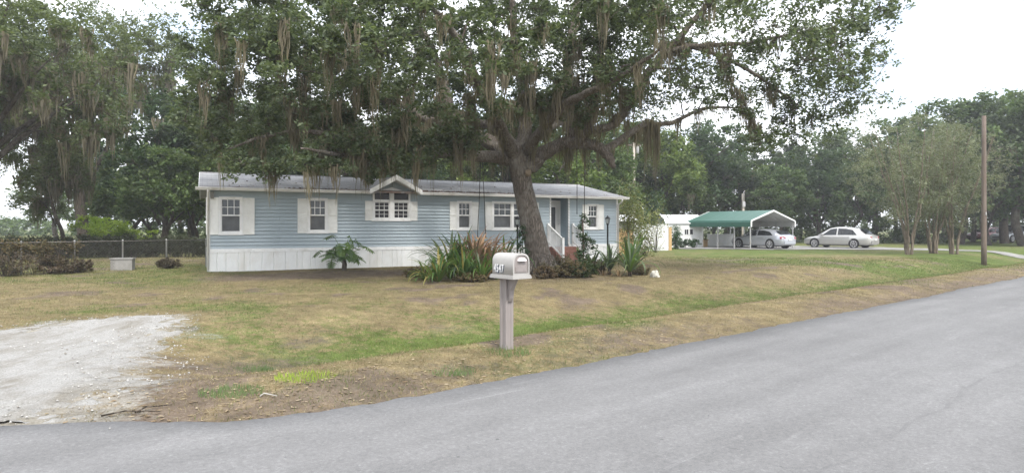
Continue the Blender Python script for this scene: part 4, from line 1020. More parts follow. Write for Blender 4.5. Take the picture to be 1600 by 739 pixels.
limbs = [
 ([(826,262,.0),(845,242,-.1),(866,230,-.2),(884,224,-.3),(908,224,-.5),(930,228,-.7),(945,238,-.8),(954,250,-.9),(958,262,-.9)], [.34,.27,.23,.21,.20,.185,.17,.13,.08]),
 ([(890,224,-.3),(894,203,-.2),(890,170,.0),(887,115,.2),(893,60,.4),(903,0,.6),(908,-70,.7),(905,-150,1)], [.22,.21,.20,.195,.17,.14,.10,.05]),
 ([(908,224,-.5),(918,200,-.7),(928,160,-.8),(934,106,-1),(940,50,-1.2),(941,0,-1.4),(950,-60,-1.6)], [.19,.165,.15,.135,.12,.10,.05]),
 ([(925,205,-.8),(965,190,-1),(1000,130,-1.2),(1040,82,-1.5),(1060,62,-1.6),(1090,25,-1.8),(1130,-20,-2)], [.14,.13,.13,.12,.10,.085,.05]),
 ([(1040,82,-1.5),(1075,74,-1.7),(1120,70,-1.9),(1170,68,-2),(1230,55,-2.2),(1300,40,-2.4)], [.085,.08,.07,.06,.045,.02]),
 ([(1055,68,-1.6),(1110,82,-1.0),(1160,105,-.6),(1200,130,-.2),(1240,160,.2),(1285,190,.4)], [.075,.07,.06,.05,.035,.015]),
 ([(945,236,-.8),(985,208,0),(1010,195,.8),(1050,192,1.6),(1100,170,2.6),(1160,168,3.2)], [.13,.12,.10,.08,.06,.03]),
 ([(1130,108,-.7),(1150,140,-.6),(1170,175,-.5),(1185,215,-.4)], [.045,.04,.03,.012]),
 ([(806,250,.0),(776,246,-.2),(735,244,-.6),(690,240,-1.2),(640,238,-1.9),(590,236,-2.5),(530,215,-3.1),(470,205,-3.5),(410,215,-3.6),(360,232,-3.6)], [.26,.21,.175,.15,.125,.10,.08,.06,.045,.025]),
 ([(800,246,.1),(776,228,.2),(748,214,.5),(716,200,.9),(703,170,1.3),(694,130,1.7),(676,80,2.1),(650,20,2.5)], [.33,.27,.24,.205,.18,.15,.12,.06]),
 ([(716,200,.9),(675,190,1.2),(630,165,1.6),(580,150,2.0),(520,120,2.6),(450,90,3.0),(390,75,3.3)], [.17,.155,.13,.11,.085,.06,.03]),
 ([(808,242,.1),(818,214,.3),(820,180,.5),(815,130,.9),(805,70,1.3),(800,0,1.7),(790,-80,2)], [.28,.25,.21,.18,.15,.11,.05]),
 ([(806,246,-.1),(790,215,-.8),(772,180,-1.7),(750,140,-2.8),(730,90,-4),(700,40,-5),(660,0,-6)], [.25,.21,.18,.15,.12,.085,.04]),
 ([(822,236,-.2),(850,200,-1.2),(880,165,-2.5),(930,140,-4),(985,110,-5.2),(1040,70,-6)], [.20,.16,.13,.10,.07,.03]),
 ([(812,240,.2),(780,205,1.6),(740,190,3.2),(700,200,5),(640,205,6.5)], [.22,.18,.14,.10,.05]),
 ([(822,235,.3),(850,205,1.8),(890,185,3.4),(940,165,5),(1000,150,6.4)], [.2,.16,.12,.09,.05]),
 ([(590,236,-2.5),(560,245,-3.6),(520,240,-4.6),(470,232,-5.4)], [.09,.075,.055,.025]),
]
LB = MB(); nodes = []; noder = []
for pl, rd in limbs:
    q, r_ = smooth_path([loc(ow_(*p)) for p in pl], rd, 5, .015); MB().tube(q, r_, 12, wob=.04).build('limb', M['bark'], OAK)
    nodes += [tuple(p) for p in q]; noder += r_
# leaf clump centres
cl = []
def zlow(x):
    return float(np.interp(x, [-11.5, -10, -8, -5, -2, 0, 2, 4, 6, 8, 10, 12, 13.5], [5.4, 4.3, 4.3, 4.4, 4.6, 4.7, 5.3, 6.0, 6.3, 6.0, 5.2, 5.6, 7.0]))
tries = 0
while len(cl) < 900 and tries < 60000:
    tries += 1
    x = random.uniform(-11.6, 13.4); y = random.uniform(-8.5, 8.5); z = random.uniform(4, 13.5)
    rx = 12.0 if x > 0 else 11.4
    e = (x-.6)**2/rx**2+y*y/8.6**2
    if e > 1: continue
    ztop = 5+8.8*math.sqrt(1-e*.97)
    zl = zlow(x)+.9*(y/8.5)**2*0+ (.7 if y < -5 else 0)
    if z < zl or z > ztop: continue
    if z > Zat(-40, OD+y) and random.random() < .72: continue
    inner = e+((z-5)/9)**2
    if inner < .30 and random.random() < .72: continue
    pr = float(np.interp(x, [-11.5, -3, 1, 3, 5, 8, 11, 13], [1, 1, .9, .8, .66, .52, .46, .4]))
    if fbm(np.array([x*1.0+y*.6]), np.array([z*1.3+y*.5]), 1.7, 210, 2)[0] < .46 and random.random() < (.45 if x < 2 else .6): continue
    if random.random() > pr: continue
    cl.append((x-(OX-.0)+0.0, y, z))
# drooping outer sprays at the right and left edge, where the photo shows them
for px_, py_, dy in ((1200,205,-1),(1225,190,.4),(1245,215,.2),(1280,160,-.5),(1310,150,0),(1340,120,-1),(1350,80,-1.5),(1365,50,-2),(1375,20,-2),(1330,175,.2),(1300,195,.3),(1160,180,-.4),(1180,150,-.5),(1210,120,-.6),(1255,110,-1),(1225,150,0),
                     (1290,100,-1),(1260,70,-2),(1200,60,-2),(1150,60,-2),(1305,60,-2),(1335,30,-2),(1130,120,-.7),(1110,150,2),(1090,130,0),(1060,160,1.5),(1395,10,-1),(1190,215,-.4),(1235,180,.4),(1320,100,-1),(1276,130,-.5),(1352,140,-.5),
                     (330,190,-2),(345,235,-3),(310,160,-2),(300,110,-1),(320,70,0),(380,250,-3.5),(430,250,-3.5),(480,255,-5),(350,150,-2),(400,215,-3),(360,90,0),(335,30,0),(390,40,1),(520,255,-4.5),(560,262,-3.6),(610,255,-2),(560,235,-4),(600,228,-3.6),(640,225,-3.2),(680,222,-2.6),(715,226,-2.2),(590,250,-3.4),(650,246,-2.8),(620,212,-3.6),(690,205,-3),(735,215,-2.4),(545,222,-4.2),(500,235,-4.6),(860,60,-2.5),(885,95,-2.2),(915,60,-2.6),(940,100,-2.4),(870,140,-2.2),(900,150,-2),(960,60,-2.8),(985,95,-2.5),(1010,55,-3),(840,110,-2.4),(850,170,-2),(935,150,-2.2),(960,130,-2.3),(880,30,-2.8),(930,20,-3),(980,20,-3),(1030,20,-3),(1040,120,-2),(1000,150,-1.5),(820,150,-2.6),(800,170,-2.8),(780,150,-3),(895,185,-1.6),(1070,100,-2.4),(665,235,-3),(705,212,-2.6)):
    for k in range(2):
        p = loc(ow_(px_+random.uniform(-14, 14), py_+random.uniform(-12, 12), dy+random.uniform(-.6, .6))); cl.append(p)
cl = np.array(cl); crad = (.45+.5*rng.random(len(cl)))*np.where(cl[:, 0] > 2, 1.25, 1.0)
add_twigs(LB, nodes, noder, cl)
LB.build('twigs', M['bark_dark'], OAK, 'stuff')
far_ = cl[:, 0] > 5.0-.9
tw = []
va, fa = leaf_cloud(cl[~far_], crad[~far_], 275, .125, .7, .52, loose=.34, twigs=tw); vb, fb = leaf_cloud(cl[far_], crad[far_]*1.1, 170, .125, .75, .56, loose=.26, twigs=tw)
ta = np.vstack([t_[0] for t_ in tw]); te = np.vstack([t_[1] for t_ in tw]); dv = te-ta
sd__ = np.cross(dv, rng.normal(size=dv.shape)); sd__ /= np.linalg.norm(sd__, axis=1)[:, None]+1e-9; u2 = np.cross(dv, sd__); u2 /= np.linalg.norm(u2, axis=1)[:, None]+1e-9
r3 = .011; tv = np.stack([ta+sd__*r3, ta-sd__*r3*.5+u2*r3*.87, ta-sd__*r3*.5-u2*r3*.87, te], 1)
tf = (np.array([(0, 1, 3), (1, 2, 3), (2, 0, 3)])[None]+4*np.arange(len(tv))[:, None, None]).reshape(-1, 3)
place('leaf_stalks', np_mesh('leaf_stalks', tv.reshape(-1, 3), tf, M['bark_dark']), OAK, kind='stuff')
place('crown', np_mesh('crown', np.vstack([va, vb]), np.vstack([fa, fb+len(va)]), M['oak_leaf']), OAK, kind='stuff')
an = []; ln = []
for i, p in enumerate(nodes):
    if noder[i] < .25 and p[2] > 4.2 and random.random() < .42: an.append(p); ln.append(random.uniform(.4, 1.5))
low = [c for c in cl if c[2] < 7.2 and -9.5 < c[0]+OX < 4]
for c in random.sample(low, min(230, len(low))): an.append(tuple(c)); ln.append(random.uniform(.5, 1.9))
for px_, py0, py1, dy, rep in ((674,190,335,-1.2,3),(660,200,300,-1.4,1),(683,150,275,-1.5,2),(720,175,300,-.6,2),(745,190,270,-2.0,2),(700,170,250,-2,2),(735,150,250,-2.4,3),(765,140,240,-2,2),(890,225,315,-.3,2),(912,228,300,-.5,1),(903,120,215,-.9,2),(925,150,235,-.9,2),(975,140,245,-1,3),(960,180,230,-1,2),(985,190,260,0,1),(1012,190,300,.8,4),(1022,195,330,1.0,3),(1135,85,145,-1,3),(1130,90,160,-1,2),(620,190,290,-2,1),(590,200,265,-2.4,1),(560,150,230,-3,2),(640,140,230,-2.2,2),(530,160,235,-3.4,2),(455,170,240,-3.8,2),(865,228,270,-.2,1),(875,130,215,-2,3),(900,140,230,-1.8,3),(930,130,215,-2,2),(850,150,225,-2,3),(820,150,235,-2.4,3),(795,160,230,-2.6,3),(770,165,235,-2.8,2),(955,120,200,-2,2),(1000,120,190,-1.8,2),(1185,200,245,-.4,1),(790,110,200,-3,2),(830,100,190,-3,2)):
    for r_ in range(rep):
        p = loc(ow_(px_+random.uniform(-5, 5), py0, dy)); an.append(p); ln.append((py1-py0)/1000*(OD+dy)*random.uniform(.75, 1.05))
v, f = moss_cloud(an, ln, 26, .036, .19)
place('spanish_moss', np_mesh('spanish_moss', v, f, M['moss']), OAK, kind='stuff')

# swing ropes hanging from the oak
def rope_swing(pts, seat, label):
    t_ = thing('rope_swing', pts[0][1], label, 'swing')
    o0 = Vector(pts[0][1])
    for a, b_ in pts:
        MB().tube([Vector(a)-o0, (Vector(a)+Vector(b_))/2-o0+Vector((.01, 0, 0)), Vector(b_)-o0], .012, 6).build('rope', M['rope'], t_)
    if seat: MB().bar(Vector(pts[0][1])-o0-Vector((.06, 0, .0)), Vector(pts[1][1])-o0+Vector((.06, 0, .0)), .2, .03).build('seat', M['tan'], t_)
rope_swing([(ow_(751, 243, -.4), ow_(746, 372, -.4)), (ow_(753, 243, -.4), ow_(759, 372, -.4))], True, 'rope swing hanging left of the oak trunk above the strap-leaved plants')
rope_swing([(ow_(901, 226, -.5), ow_(901.5, 335, -.5)), (ow_(912.5, 226, -.5), ow_(913, 345, -.5))], False, 'pair of bare ropes dangling from the crooked right limb of the oak')

# ---- woodland tree prototypes
def proto_tree(name, H_, crown_r, zbase, leafm, barkm, nclump, per, size, trunk_r, label, cat, moss=0, lobes=7, flat=.8, crad=(.7, 1.3), forks=5, droop=0.0, hollow=.35):
    t_ = thing(name, (0, 0, 0), label, cat)
    mb = MB(); nd = []; nr = []
    wig = [Vector((random.gauss(0, .25), random.gauss(0, .25), z_)) for z_ in np.linspace(0, H_*.8, 6)]; wig[0] = Vector((0, 0, -.25))
    q, r_ = smooth_path(wig, list(np.linspace(trunk_r, trunk_r*.25, 6)), 4); mb.tube(q, r_, 9, wob=.04); nd += [tuple(p) for p in q if p.z > zbase*.6]; nr += [r for p, r in zip(q, r_) if p.z > zbase*.6]
    tk = mb.build('trunk', barkm, t_)
    lb = MB()
    lob = []
    for k in range(lobes):
        a = 2*math.pi*k/lobes+random.uniform(-.4, .4); rr_ = crown_r*random.uniform(.35, .75); zc = random.uniform(zbase+(H_-zbase)*.2, H_-(H_-zbase)*.22)
        rr_ *= 1-.5*max(0, (zc-zbase)/(H_-zbase)-.5)
        lob.append((rr_*math.cos(a), rr_*math.sin(a), zc, crown_r*random.uniform(.38, .6)))
        z0 = max(zbase*.7, zc-crown_r*.6)
        q, r_ = smooth_path([(0, 0, z0), (rr_*.5*math.cos(a), rr_*.5*math.sin(a), z0+(zc-z0)*.5+.3), (rr_*math.cos(a), rr_*math.sin(a), zc)], [trunk_r*.45, trunk_r*.3, trunk_r*.1], 4, .04)
        lb.tube(q, r_, 6); nd += [tuple(p) for p in q]; nr += list(r_)
    lob.append((0, 0, H_-crown_r*.5, crown_r*.5))
    cs_ = []
    while len(cs_) < nclump:
        l_ = random.choice(lob); p = rng.normal(size=3); p /= np.linalg.norm(p); p *= random.uniform(hollow, 1)**.6*l_[3]; p[2] *= flat
        c_ = np.array(l_[:3])+p
        if c_[2] < zbase*.8: continue
        cs_.append(c_)
    cs_ = np.array(cs_); add_twigs(lb, nd, nr, cs_, n=3, rmin=.02)
    lb.build('twigs', barkm, t_, 'stuff')
    v, f = leaf_cloud(cs_, crad[0]+(crad[1]-crad[0])*rng.random(len(cs_)), per, size, flat, .55, droop)
    place('crown', np_mesh('crown', v, f, leafm), t_, kind='stuff')
    if moss:
        lo = sorted(range(len(cs_)), key=lambda i: cs_[i][2])[:int(len(cs_)*.7)]; pk = random.sample(lo, min(moss, len(lo)))
        v, f = moss_cloud([tuple(cs_[i]) for i in pk], [random.uniform(.8, 2.4) for _ in pk], 26, .075, .34); place('spanish_moss', np_mesh('spanish_moss', v, f, M['moss']), t_, kind='stuff')
    return t_
G = 'trees of the woodland behind the yard'
LBL = {'round': 'dense round-crowned green tree in the woodland row behind the yard', 'tall': 'tall slender tree with an open crown in the woodland behind the yard', 'mossy': 'broad mossy oak in the woodland row behind the yard', 'light': 'light green leafy tree in the woodland row behind the yard'}
protos = {
 'round': proto_tree('woodland_tree', 11, 4.2, 2.4, M['wood_leaf'], M['bark_dark'], 95, 130, .30, .24, LBL['round'], 'tree', 0, 8),
 'tall': proto_tree('woodland_tree', 15, 3.4, 5.0, M['wood_leaf'], M['bark_dark'], 85, 110, .28, .22, LBL['tall'], 'tree', 0, 8),
 'mossy': proto_tree('mossy_oak', 11, 5.2, 2.6, M['dark_leaf'], M['bark_dark'], 110, 120, .27, .32, LBL['mossy'], 'tree', 26, 8),
 'light': proto_tree('woodland_tree', 9, 3.4, 1.6, M['wood_leaf'], M['bark_dark'], 85, 120, .28, .18, LBL['light'], 'tree', 0, 7)}
used = set()
def put(kind, px, d, sc, rz=None, label=None, group=G, mats=None, sz=None):
    o = protos[kind] if kind not in used else copy_tree(protos[kind]); used.add(kind)
    x = P(px, d); o.location = (x, d, gz(x, d)); o.rotation_euler = (0, 0, random.uniform(0, 6.28) if rz is None else rz)
    sc *= 1.1 if d > 58 and px > 1080 else 1
    o.scale = (sc*random.uniform(.93, 1.08), sc*random.uniform(.93, 1.08), (sz or sc)*random.uniform(.95, 1.05))
    if group: o['group'] = group
    if label: o['label'] = label
    return o
row = [ # kind, column, distance, scale
 ('round',250,42,1.0),('light',215,46,.9),('round',300,47,1.1),('mossy',350,44,1.1),('light',395,40,.85),('round',420,52,1.2),('tall',450,56,1.0),('light',495,46,.9),('round',545,50,1.1),('mossy',590,55,1.1),('light',640,48,.8),
 ('round',660,60,1.2),('light',712,52,.95),('mossy',740,58,1.1),('round',790,54,1.1),('tall',850,62,1.0),('light',880,50,.95),('round',915,56,1.05),('light',945,52,.95),('mossy',968,62,1.1),
 ('round',1035,60,.95),('round',1000,66,1.15),('light',1062,64,1.05),('round',1095,66,1.05),('tall',1110,74,.75),('mossy',1130,70,.9),('round',1160,76,1.05),('light',1192,72,.9),('mossy',1225,74,.95),('round',1250,80,1.0),('light',1285,72,1.0),('round',1320,76,1.15),('mossy',1360,70,1.05),('light',1400,78,1.2),('round',1440,74,1.25),('tall',1480,84,1.0),
 ('round',1520,70,1.05),('mossy',1570,62,1.15),('round',1610,66,1.25),('mossy',1680,60,1.3),('round',1475,90,1.35),('tall',1560,88,1.05),('round',1640,84,1.4),('round',1740,74,1.3),
 ('round',520,74,1.2),('round',610,80,1.2),('round',700,84,1.3),('round',820,82,1.2),('round',930,84,1.2),('light',170,58,1.2),('round',1545,56,1.2),('mossy',1600,54,1.2),('round',1500,60,1.1),('round',1650,52,1.2),('light',265,39,.75),('light',305,41,.8),('light',232,50,.8),('round',1275,66,.8),('light',1340,64,.85),('light',1225,64,.8),('light',1545,64,.8),('round',90,75,1.1),('tall',290,62,1.0)]
LM = [(90,'the left stretch of the wire fence'),(170,'the lime green bush'),(235,'the clipped hedge'),(300,'the left gable end of the blue home'),(360,'the first window from the left'),(430,'the bare siding between the first two windows'),(496,'the second window from the left'),(550,'the philodendron'),(612,'the roof dormer'),(670,'the roof right of the dormer'),(725,'the single window near the swing'),(790,'the double window'),(850,'the oak trunk'),(885,'the recessed front door'),(926,'the window nearest the house corner'),(975,'the right corner of the house'),(1012,'the tall sparse shrub'),(1065,'the white shed'),(1105,'the left end of the carport'),(1140,'the middle of the carport'),(1165,'the short service pole'),(1209,'the carport gable'),(1255,'the gap between the two sedans'),(1300,'the hood of the champagne sedan'),(1350,'the trunk of the champagne sedan'),(1418,'the leftmost crepe myrtle'),(1458,'the middle crepe myrtle'),(1492,'the crepe myrtle nearest the pole'),(1537,'the brown utility pole'),(1585,'the shaded white car'),(1640,'the right edge of the road'),(1730,'the far right edge of the lawn')]
KW = {'round': 'dense round-crowned tree', 'tall': 'tall slender tree', 'mossy': 'broad mossy oak', 'light': 'lower loose-leaved tree'}
seen = {}
for r_ in sorted(row, key=lambda r: r[2]):
    o = put(*r_); w_ = min(LM, key=lambda l: abs(l[0]-r_[1]))[1]; key = (r_[0], w_); k = seen.get(key, 0); seen[key] = k+1
    o['label'] = KW[r_[0]]+' in the woods behind '+w_+['', ', farther back', ', deepest in'][k]
# ---- left hand trees
PL = proto_tree('mossy_oak', 13, 6.6, 3.4, M['left_leaf'], M['bark_dark'], 240, 190, .17, .36, 'large mossy oak reaching in over the wire fence at the left edge', 'tree', 170, 11, .75, (.6, 1.2), hollow=.2)
PL.location = (P(-40, 27.5), 27.5, 0); PL.rotation_euler = (0, 0, 1.0)
P2 = copy_tree(PL); P2.location = (P(135, 44), 44, 0); P2.rotation_euler = (0, 0, 3.3); P2.scale = (1.15, 1.1, 1.42); P2['label'] = 'tall wispy mossy oak behind the lime green bush and the fence'
P3 = proto_tree('cedar_tree', 6.5, 2.4, .8, M['left_leaf'], M['bark_dark'], 80, 150, .14, .12, 'ragged grey cedar hung with moss behind the fence at the left', 'tree', 26, 7, 1.0, (.5, .9)); P3.location = (P(88, 33), 33, 0)
P4 = copy_tree(PL); P4.location = (P(-60, 42), 42, 0); P4.rotation_euler = (0, 0, 5.0); P4['label'] = 'tall mossy oak furthest back at the left edge of the yard'
P5 = proto_tree('lime_bush', 2.55, 1.9, .75, M['lime_leaf'], M['bark_dark'], 60, 110, .13, .08, 'low rounded bush with lime green leaves behind the wire fence', 'bush', 0, 6, .5, (.35, .6)); P5.location = (P(170, 35.6), 35.6, 0); P5.scale = (1.0, .9, .93)
# ---- crepe myrtles
def myrtle(px, d, h, r_, label, seed, lean=0):
    random.seed(seed); x = P(px, d)
    t_ = thing('crepe_myrtle', (x, d, gz(x, d)), label, 'tree', None)
    mb = MB(); nd = []; nr = []; n = 6
    for k in range(n):
        a = 2*math.pi*k/n+random.uniform(-.4, .4); sp_ = r_*random.uniform(.35, .8)
        pts = [(.16*math.cos(a), .16*math.sin(a), -.15), (.30*math.cos(a), .30*math.sin(a), h*.14), (sp_*.38*math.cos(a), sp_*.38*math.sin(a), h*.33), (sp_*.7*math.cos(a)+lean*.5, sp_*.7*math.sin(a), h*.58), (sp_*math.cos(a)+lean, sp_*math.sin(a), h*.86)]
        q, rr_ = smooth_path(pts, [.075, .06, .046, .03, .012], 5, .02); mb.tube(q, rr_, 8, wob=.03); nd += [tuple(p) for p in q if p.z > h*.25]; nr += [s_ for p, s_ in zip(q, rr_) if p.z > h*.25]
    mb.build('trunk', M['bark_pale'], t_)
    cs_ = []
    while len(cs_) < 230:
        p = rng.normal(size=3); p /= np.linalg.norm(p); p *= rng.random()**.4
        z_ = h*(.58+.42*p[2]); w_ = r_*(1.0 if z_ > h*.5 else .5+.5*(z_-h*.15)/(h*.35)); cs_.append((p[0]*w_+lean*z_/h, p[1]*w_, z_))
    cs_ = np.array(cs_); lb = MB(); add_twigs(lb, nd, nr, cs_, n=3, rmin=.008); lb.build('twigs', M['bark_pale'], t_, 'stuff')
    v, f = leaf_cloud(cs_, .35+.45*rng.random(len(cs_)), 68, .10, .95, .45); place('crown', np_mesh('crown', v, f, M['myrtle_leaf']), t_, kind='stuff')
myrtle(1420, 37.2, 8.3, 3.0, 'grey green crepe myrtle with pale trunks, leftmost of the three on the lawn', 11, -.4)
myrtle(1458, 38.6, 8.6, 2.5, 'crepe myrtle with slender pale trunks between its two neighbours on the lawn', 12, .1)
myrtle(1490, 38.2, 8.0, 2.6, 'crepe myrtle with leaning pale trunks nearest the brown utility pole', 13, .4)
random.seed(77)

# ---- undergrowth at the foot of the woods, one mass
def mass(name, n, fn, size, m, label, per=60, flat=.9):
    c_ = np.array([fn() for _ in range(n)]); v, f = leaf_cloud(c_, .7+.8*rng.random(n), per, size, flat, .6); return props(place(name, np_mesh(name, v, f, m), kind='stuff'), label, 'undergrowth')
def ug():
    px_ = random.uniform(120, 1780); d = random.uniform(62, 92) if px_ > 940 else random.uniform(48, 85)
    if px_ > 1500: d = random.uniform(78, 95)
    return (P(px_, d), d, random.random()**1.2*5.0)
mass('undergrowth', 1500, ug, .34, M['dark_leaf'], 'dark tangled undergrowth filling the foot of the woods')
def fw():
    px_ = random.uniform(-60, 1900); d = random.uniform(100, 125)
    if px_ < 75: return (P(px_, d), d, random.random()*3)
    return (P(px_, d), d, random.random()**.8*(9 if px_ < 1280 else 14))
mass('far_woods', 1500, fw, .55, M['wood_leaf'], 'far wood closing the view behind the yard trees', 45)

# ------------------------------------------------------------------ fence and its overgrowth at the left
F0 = Vector((P(-60, 20.4), 20.4)); F1 = Vector((P(322, 26.3), 26.3)); fl = (F1-F0).length; fd = (F1-F0)/fl
FN = thing('wire_fence', (F0.x, F0.y, 0), 'low chain-link fence running left from the blue home', 'fence', rz=math.atan2(fd.y, fd.x))
npst = 5; FH = 1.08
for k in range(npst+1):
    MB().lathe([(.03, -.1), (.03, FH+.02), (.036, FH+.025), (.02, FH+.06)], 8, (fl*k/npst, 0, 0)).build('post', M['galv'], FN)
MB().tube([(0, 0, FH), (fl, 0, FH)], .018, 6).build('top_rail', M['wire'], FN)
wires = []; step = .11; vv = []; ff = []
def wire(a, b_):
    d_ = (Vector(b_)-Vector(a)); n_ = Vector((d_.z, 0, -d_.x)).normalized()*.0022; i = len(vv); vv.extend([Vector(a)-n_, Vector(b_)-n_, Vector(b_)+n_, Vector(a)+n_]); ff.append((i, i+1, i+2, i+3))
x = -FH
while x < fl:
    a0 = max(0, -x); b0 = min(FH-.02, fl-x); 
    if b0 > a0+.02: wire((x+a0, .03, .02+a0), (x+b0, .03, .02+b0)); wire((x+a0, .032, FH-.02-a0), (x+b0, .032, FH-.02-b0))
    x += step
place('wire_mesh', np_mesh('wire_mesh', np.array([tuple(p) for p in vv]), np.array(ff), M['wire']), FN, kind='stuff')
def fpt(t, off=0.0): p = F0+fd*fl*t; return (p.x-fd.y*off, p.y+fd.x*off)
def bush(name, x, y, h, r_, m, label, cat='bush', n=26, per=60, size=.09, group=None, stems=True, mstem=None):
    t_ = thing(name, (x, y, gz(x, y)), label, cat, group)
    c_ = []
    while len(c_) < n:
        p = rng.normal(size=3); p /= np.linalg.norm(p); p *= rng.random()**.4; c_.append((p[0]*r_, p[1]*r_*.8, max(.04, h*.52+p[2]*h*.48)))
    c_ = np.array(c_); mb = MB()
    for q in c_[:: max(1, n//14)]:
        mb.tube([(q[0]*.15, q[1]*.15, -.05), (q[0]*.6, q[1]*.6, q[2]*.55), tuple(q)], [.014, .011, .005], 4, cap=False)
    mb.build('stem', mstem or M['bark_dark'], t_)
    v, f = leaf_cloud(c_, np.full(n, .26)*max(.5, h)*(.7+.5*rng.random(n)), per, size, .9, .5); place('foliage', np_mesh('foliage', v, f, m), t_, kind='stuff')
    return t_
for t, r_, h, lb in ((.14, .9, .85, 'dry brown brush against the fence at the far left edge'), (.31, .75, .6, 'dry brown brush sprawling at the second fence post'), (.40, .7, .45, 'low reddish brush by the third fence post'), (.80, .45, .40, 'small reddish brush right of the grey slab')):
    x, y = fpt(t, -.25); bush('dry_brush', x, y, h, r_, M['brush'], lb, n=40, per=70, size=.07)
M['hedge'] = leaf_mat('hedge_leaf', [(.035, .045, .022), (.05, .06, .03), (.07, .07, .04)], .25, .7, 0)
HG = thing('hedge', (P(100, 33), 33, 0), 'long dark clipped hedge across the lawn behind the wire fence', 'hedge')
c_ = []
for k in range(560):
    t = random.random(); px_ = -40+372*t; d = 32+3*t; x = P(px_, d); c_.append((x-P(100, 33), d-33+random.uniform(-.3, .3), random.uniform(.1, 1.0)))
c_ = np.array(c_); v, f = leaf_cloud(c_, .3+.15*rng.random(len(c_)), 90, .10, .9, .5); place('foliage', np_mesh('foliage', v, f, M['hedge']), HG, kind='stuff')
mb = MB()
for q in c_[::9]: mb.tube([(q[0], q[1], -.1), tuple(q)], [.025, .012], 4, cap=False)
mb.build('stem', M['bark_dark'], HG)
# vines covering the fence at far left
c_ = []
for k in range(120):
    t = random.random()*.42; c_.append((fl*t, random.uniform(-.05, .1), random.choice([random.uniform(.75, 1.1), random.uniform(.1, 1.1)])))
c_ = np.array(c_); VN = thing('fence_vine', (F0.x, F0.y, 0), 'tangled brown vine draped over the left stretch of the wire fence', 'vine', rz=math.atan2(fd.y, fd.x))
v, f = leaf_cloud(c_, .14+.12*rng.random(len(c_)), 55, .07, .9, .45); place('foliage', np_mesh('foliage', v, f, M['scrub']), VN, kind='stuff')
mb = MB()
for k in range(40):
    x = random.random()*.42*fl; mb.tube([(x, .02, -.05), (x+random.uniform(-.2, .2), -.03, .5), (x+random.uniform(-.4, .4), .0, 1.08)], [.009, .008, .005], 4, cap=False)
mb.build('stem', M['bark_dark'], VN)
x, y = P(192, 24.0), 24.0; t_ = thing('utility_box', (x, y, gz(x, y)), 'low grey utility box on the grass beside the wire fence', 'box', rz=.25)
MB().box(-.36, .36, -.18, .18, -.05, .40).build('body', M['slabgrey'], t_); MB().box(-.39, .39, -.21, .21, .405, .45).build('lid', M['slabgrey'], t_)
x, y = P(112, 36), 36; t_ = thing('utility_box', (x, y, 0), 'small pale box in the shade beyond the fence', 'box'); MB().box(-.25, .25, -.2, .2, -.05, .62).build('body', M['galv'], t_); MB().box(-.28, .28, -.23, .23, .625, .68).build('lid', M['galv'], t_)

# ------------------------------------------------------------------ garden plants
def strap_mesh(L_, w_, droop, m, seg=9, fold=.25):
    V_ = []; F_ = []
    a = 0.0; x = z = 0.0
    for i in range(seg+1):
        f = i/seg; ww = w_*(.55+1.1*f if f < .35 else .935*(1-((f-.35)/.65)**2.2)+.01)*.5
        V_ += [(x, -ww, z+ww*fold*2), (x, 0, z), (x, ww, z+ww*fold*2)]
        ang = droop*f*f*1.6; x += L_/seg*math.sin(ang); z += L_/seg*math.cos(ang)
    for i in range(seg): F_ += [(3*i, 3*i+1, 3*i+4, 3*i+3), (3*i+1, 3*i+2, 3*i+5, 3*i+4)]
    me = MB().add(V_, F_, True).mesh('leaf', m); return me
SM = {k: [strap_mesh(1.0, w_, dr, M[mt]) for dr in (.5, .9, 1.35, 1.8)] for k, w_, mt in (('crinum', .055, 'strap'), ('yellow', .055, 'strap_yellow'), ('agave', .07, 'agave'), ('dry', .05, 'dry_strap'), ('rust', .06, 'rust_leaf'), ('grass', .045, 'strap'))}
def rosette(name, px, d, n, L_, label, cat='plant', kinds=(('crinum', 1),), tilt=(.05, .75), dz=0.0, group=None, stemh=0.0):
    x = P(px, d); t_ = thing(name, (x, d, gz(x, d)+dz), label, cat, group, rz=random.uniform(0, 6.28))
    if stemh: MB().tube([(0, 0, -.1), (.02, 0, stemh*.5), (0, .02, stemh)], [.07, .06, .05], 8, wob=.08).build('stem', M['bark_dark'], t_)
    n = int(n*1.55)
    names = [k for k, w_ in kinds]; ws = [w_ for k, w_ in kinds]
    for k in range(n):
        kd = random.choices(names, ws)[0]; me = random.choice(SM[kd]); o = place('leaf', me, t_)
        tl = random.uniform(*tilt); o.rotation_euler = (0, tl, k*2.399+random.uniform(-.3, .3)); s = L_*random.uniform(.6, 1.1)
        o.scale = (s, s*random.uniform(.85, 1.2), s); r0 = .05; o.location = (r0*math.cos(k*2.399), r0*math.sin(k*2.399), stemh*random.uniform(.75, 1) if stemh else 0)
cr = (('crinum', 8), ('yellow', .5), ('agave', 1.0))
rosette('crinum_lily', 684, 18.7, 40, 1.2, 'strap-leaved lily clump at the left front of the oak bed with yellowing outer leaves', kinds=(('crinum', 7), ('yellow', 2)), tilt=(.1, 1.1))
rosette('crinum_lily', 704, 19.8, 40, 1.65, 'tall dark green lily clump at the left back of the oak bed', kinds=cr)
rosette('crinum_lily', 724, 19.0, 36, 1.3, 'green lily clump in front of the rusty dead fronds', kinds=cr)
rosette('crinum_lily', 752, 18.9, 36, 1.15, 'green lily clump left of the mailbox in the oak bed', kinds=cr)
rosette('crinum_lily', 776, 19.8, 28, 1.15, 'green lily clump behind the mailbox in front of the oak trunk', kinds=(('crinum', 6), ('yellow', 1), ('dry', 1)))
rosette('crinum_lily', 722, 21.3, 30, 1.75, 'tallest lily clump, rising before the window left of the rope swing', kinds=cr, tilt=(.03, .6))
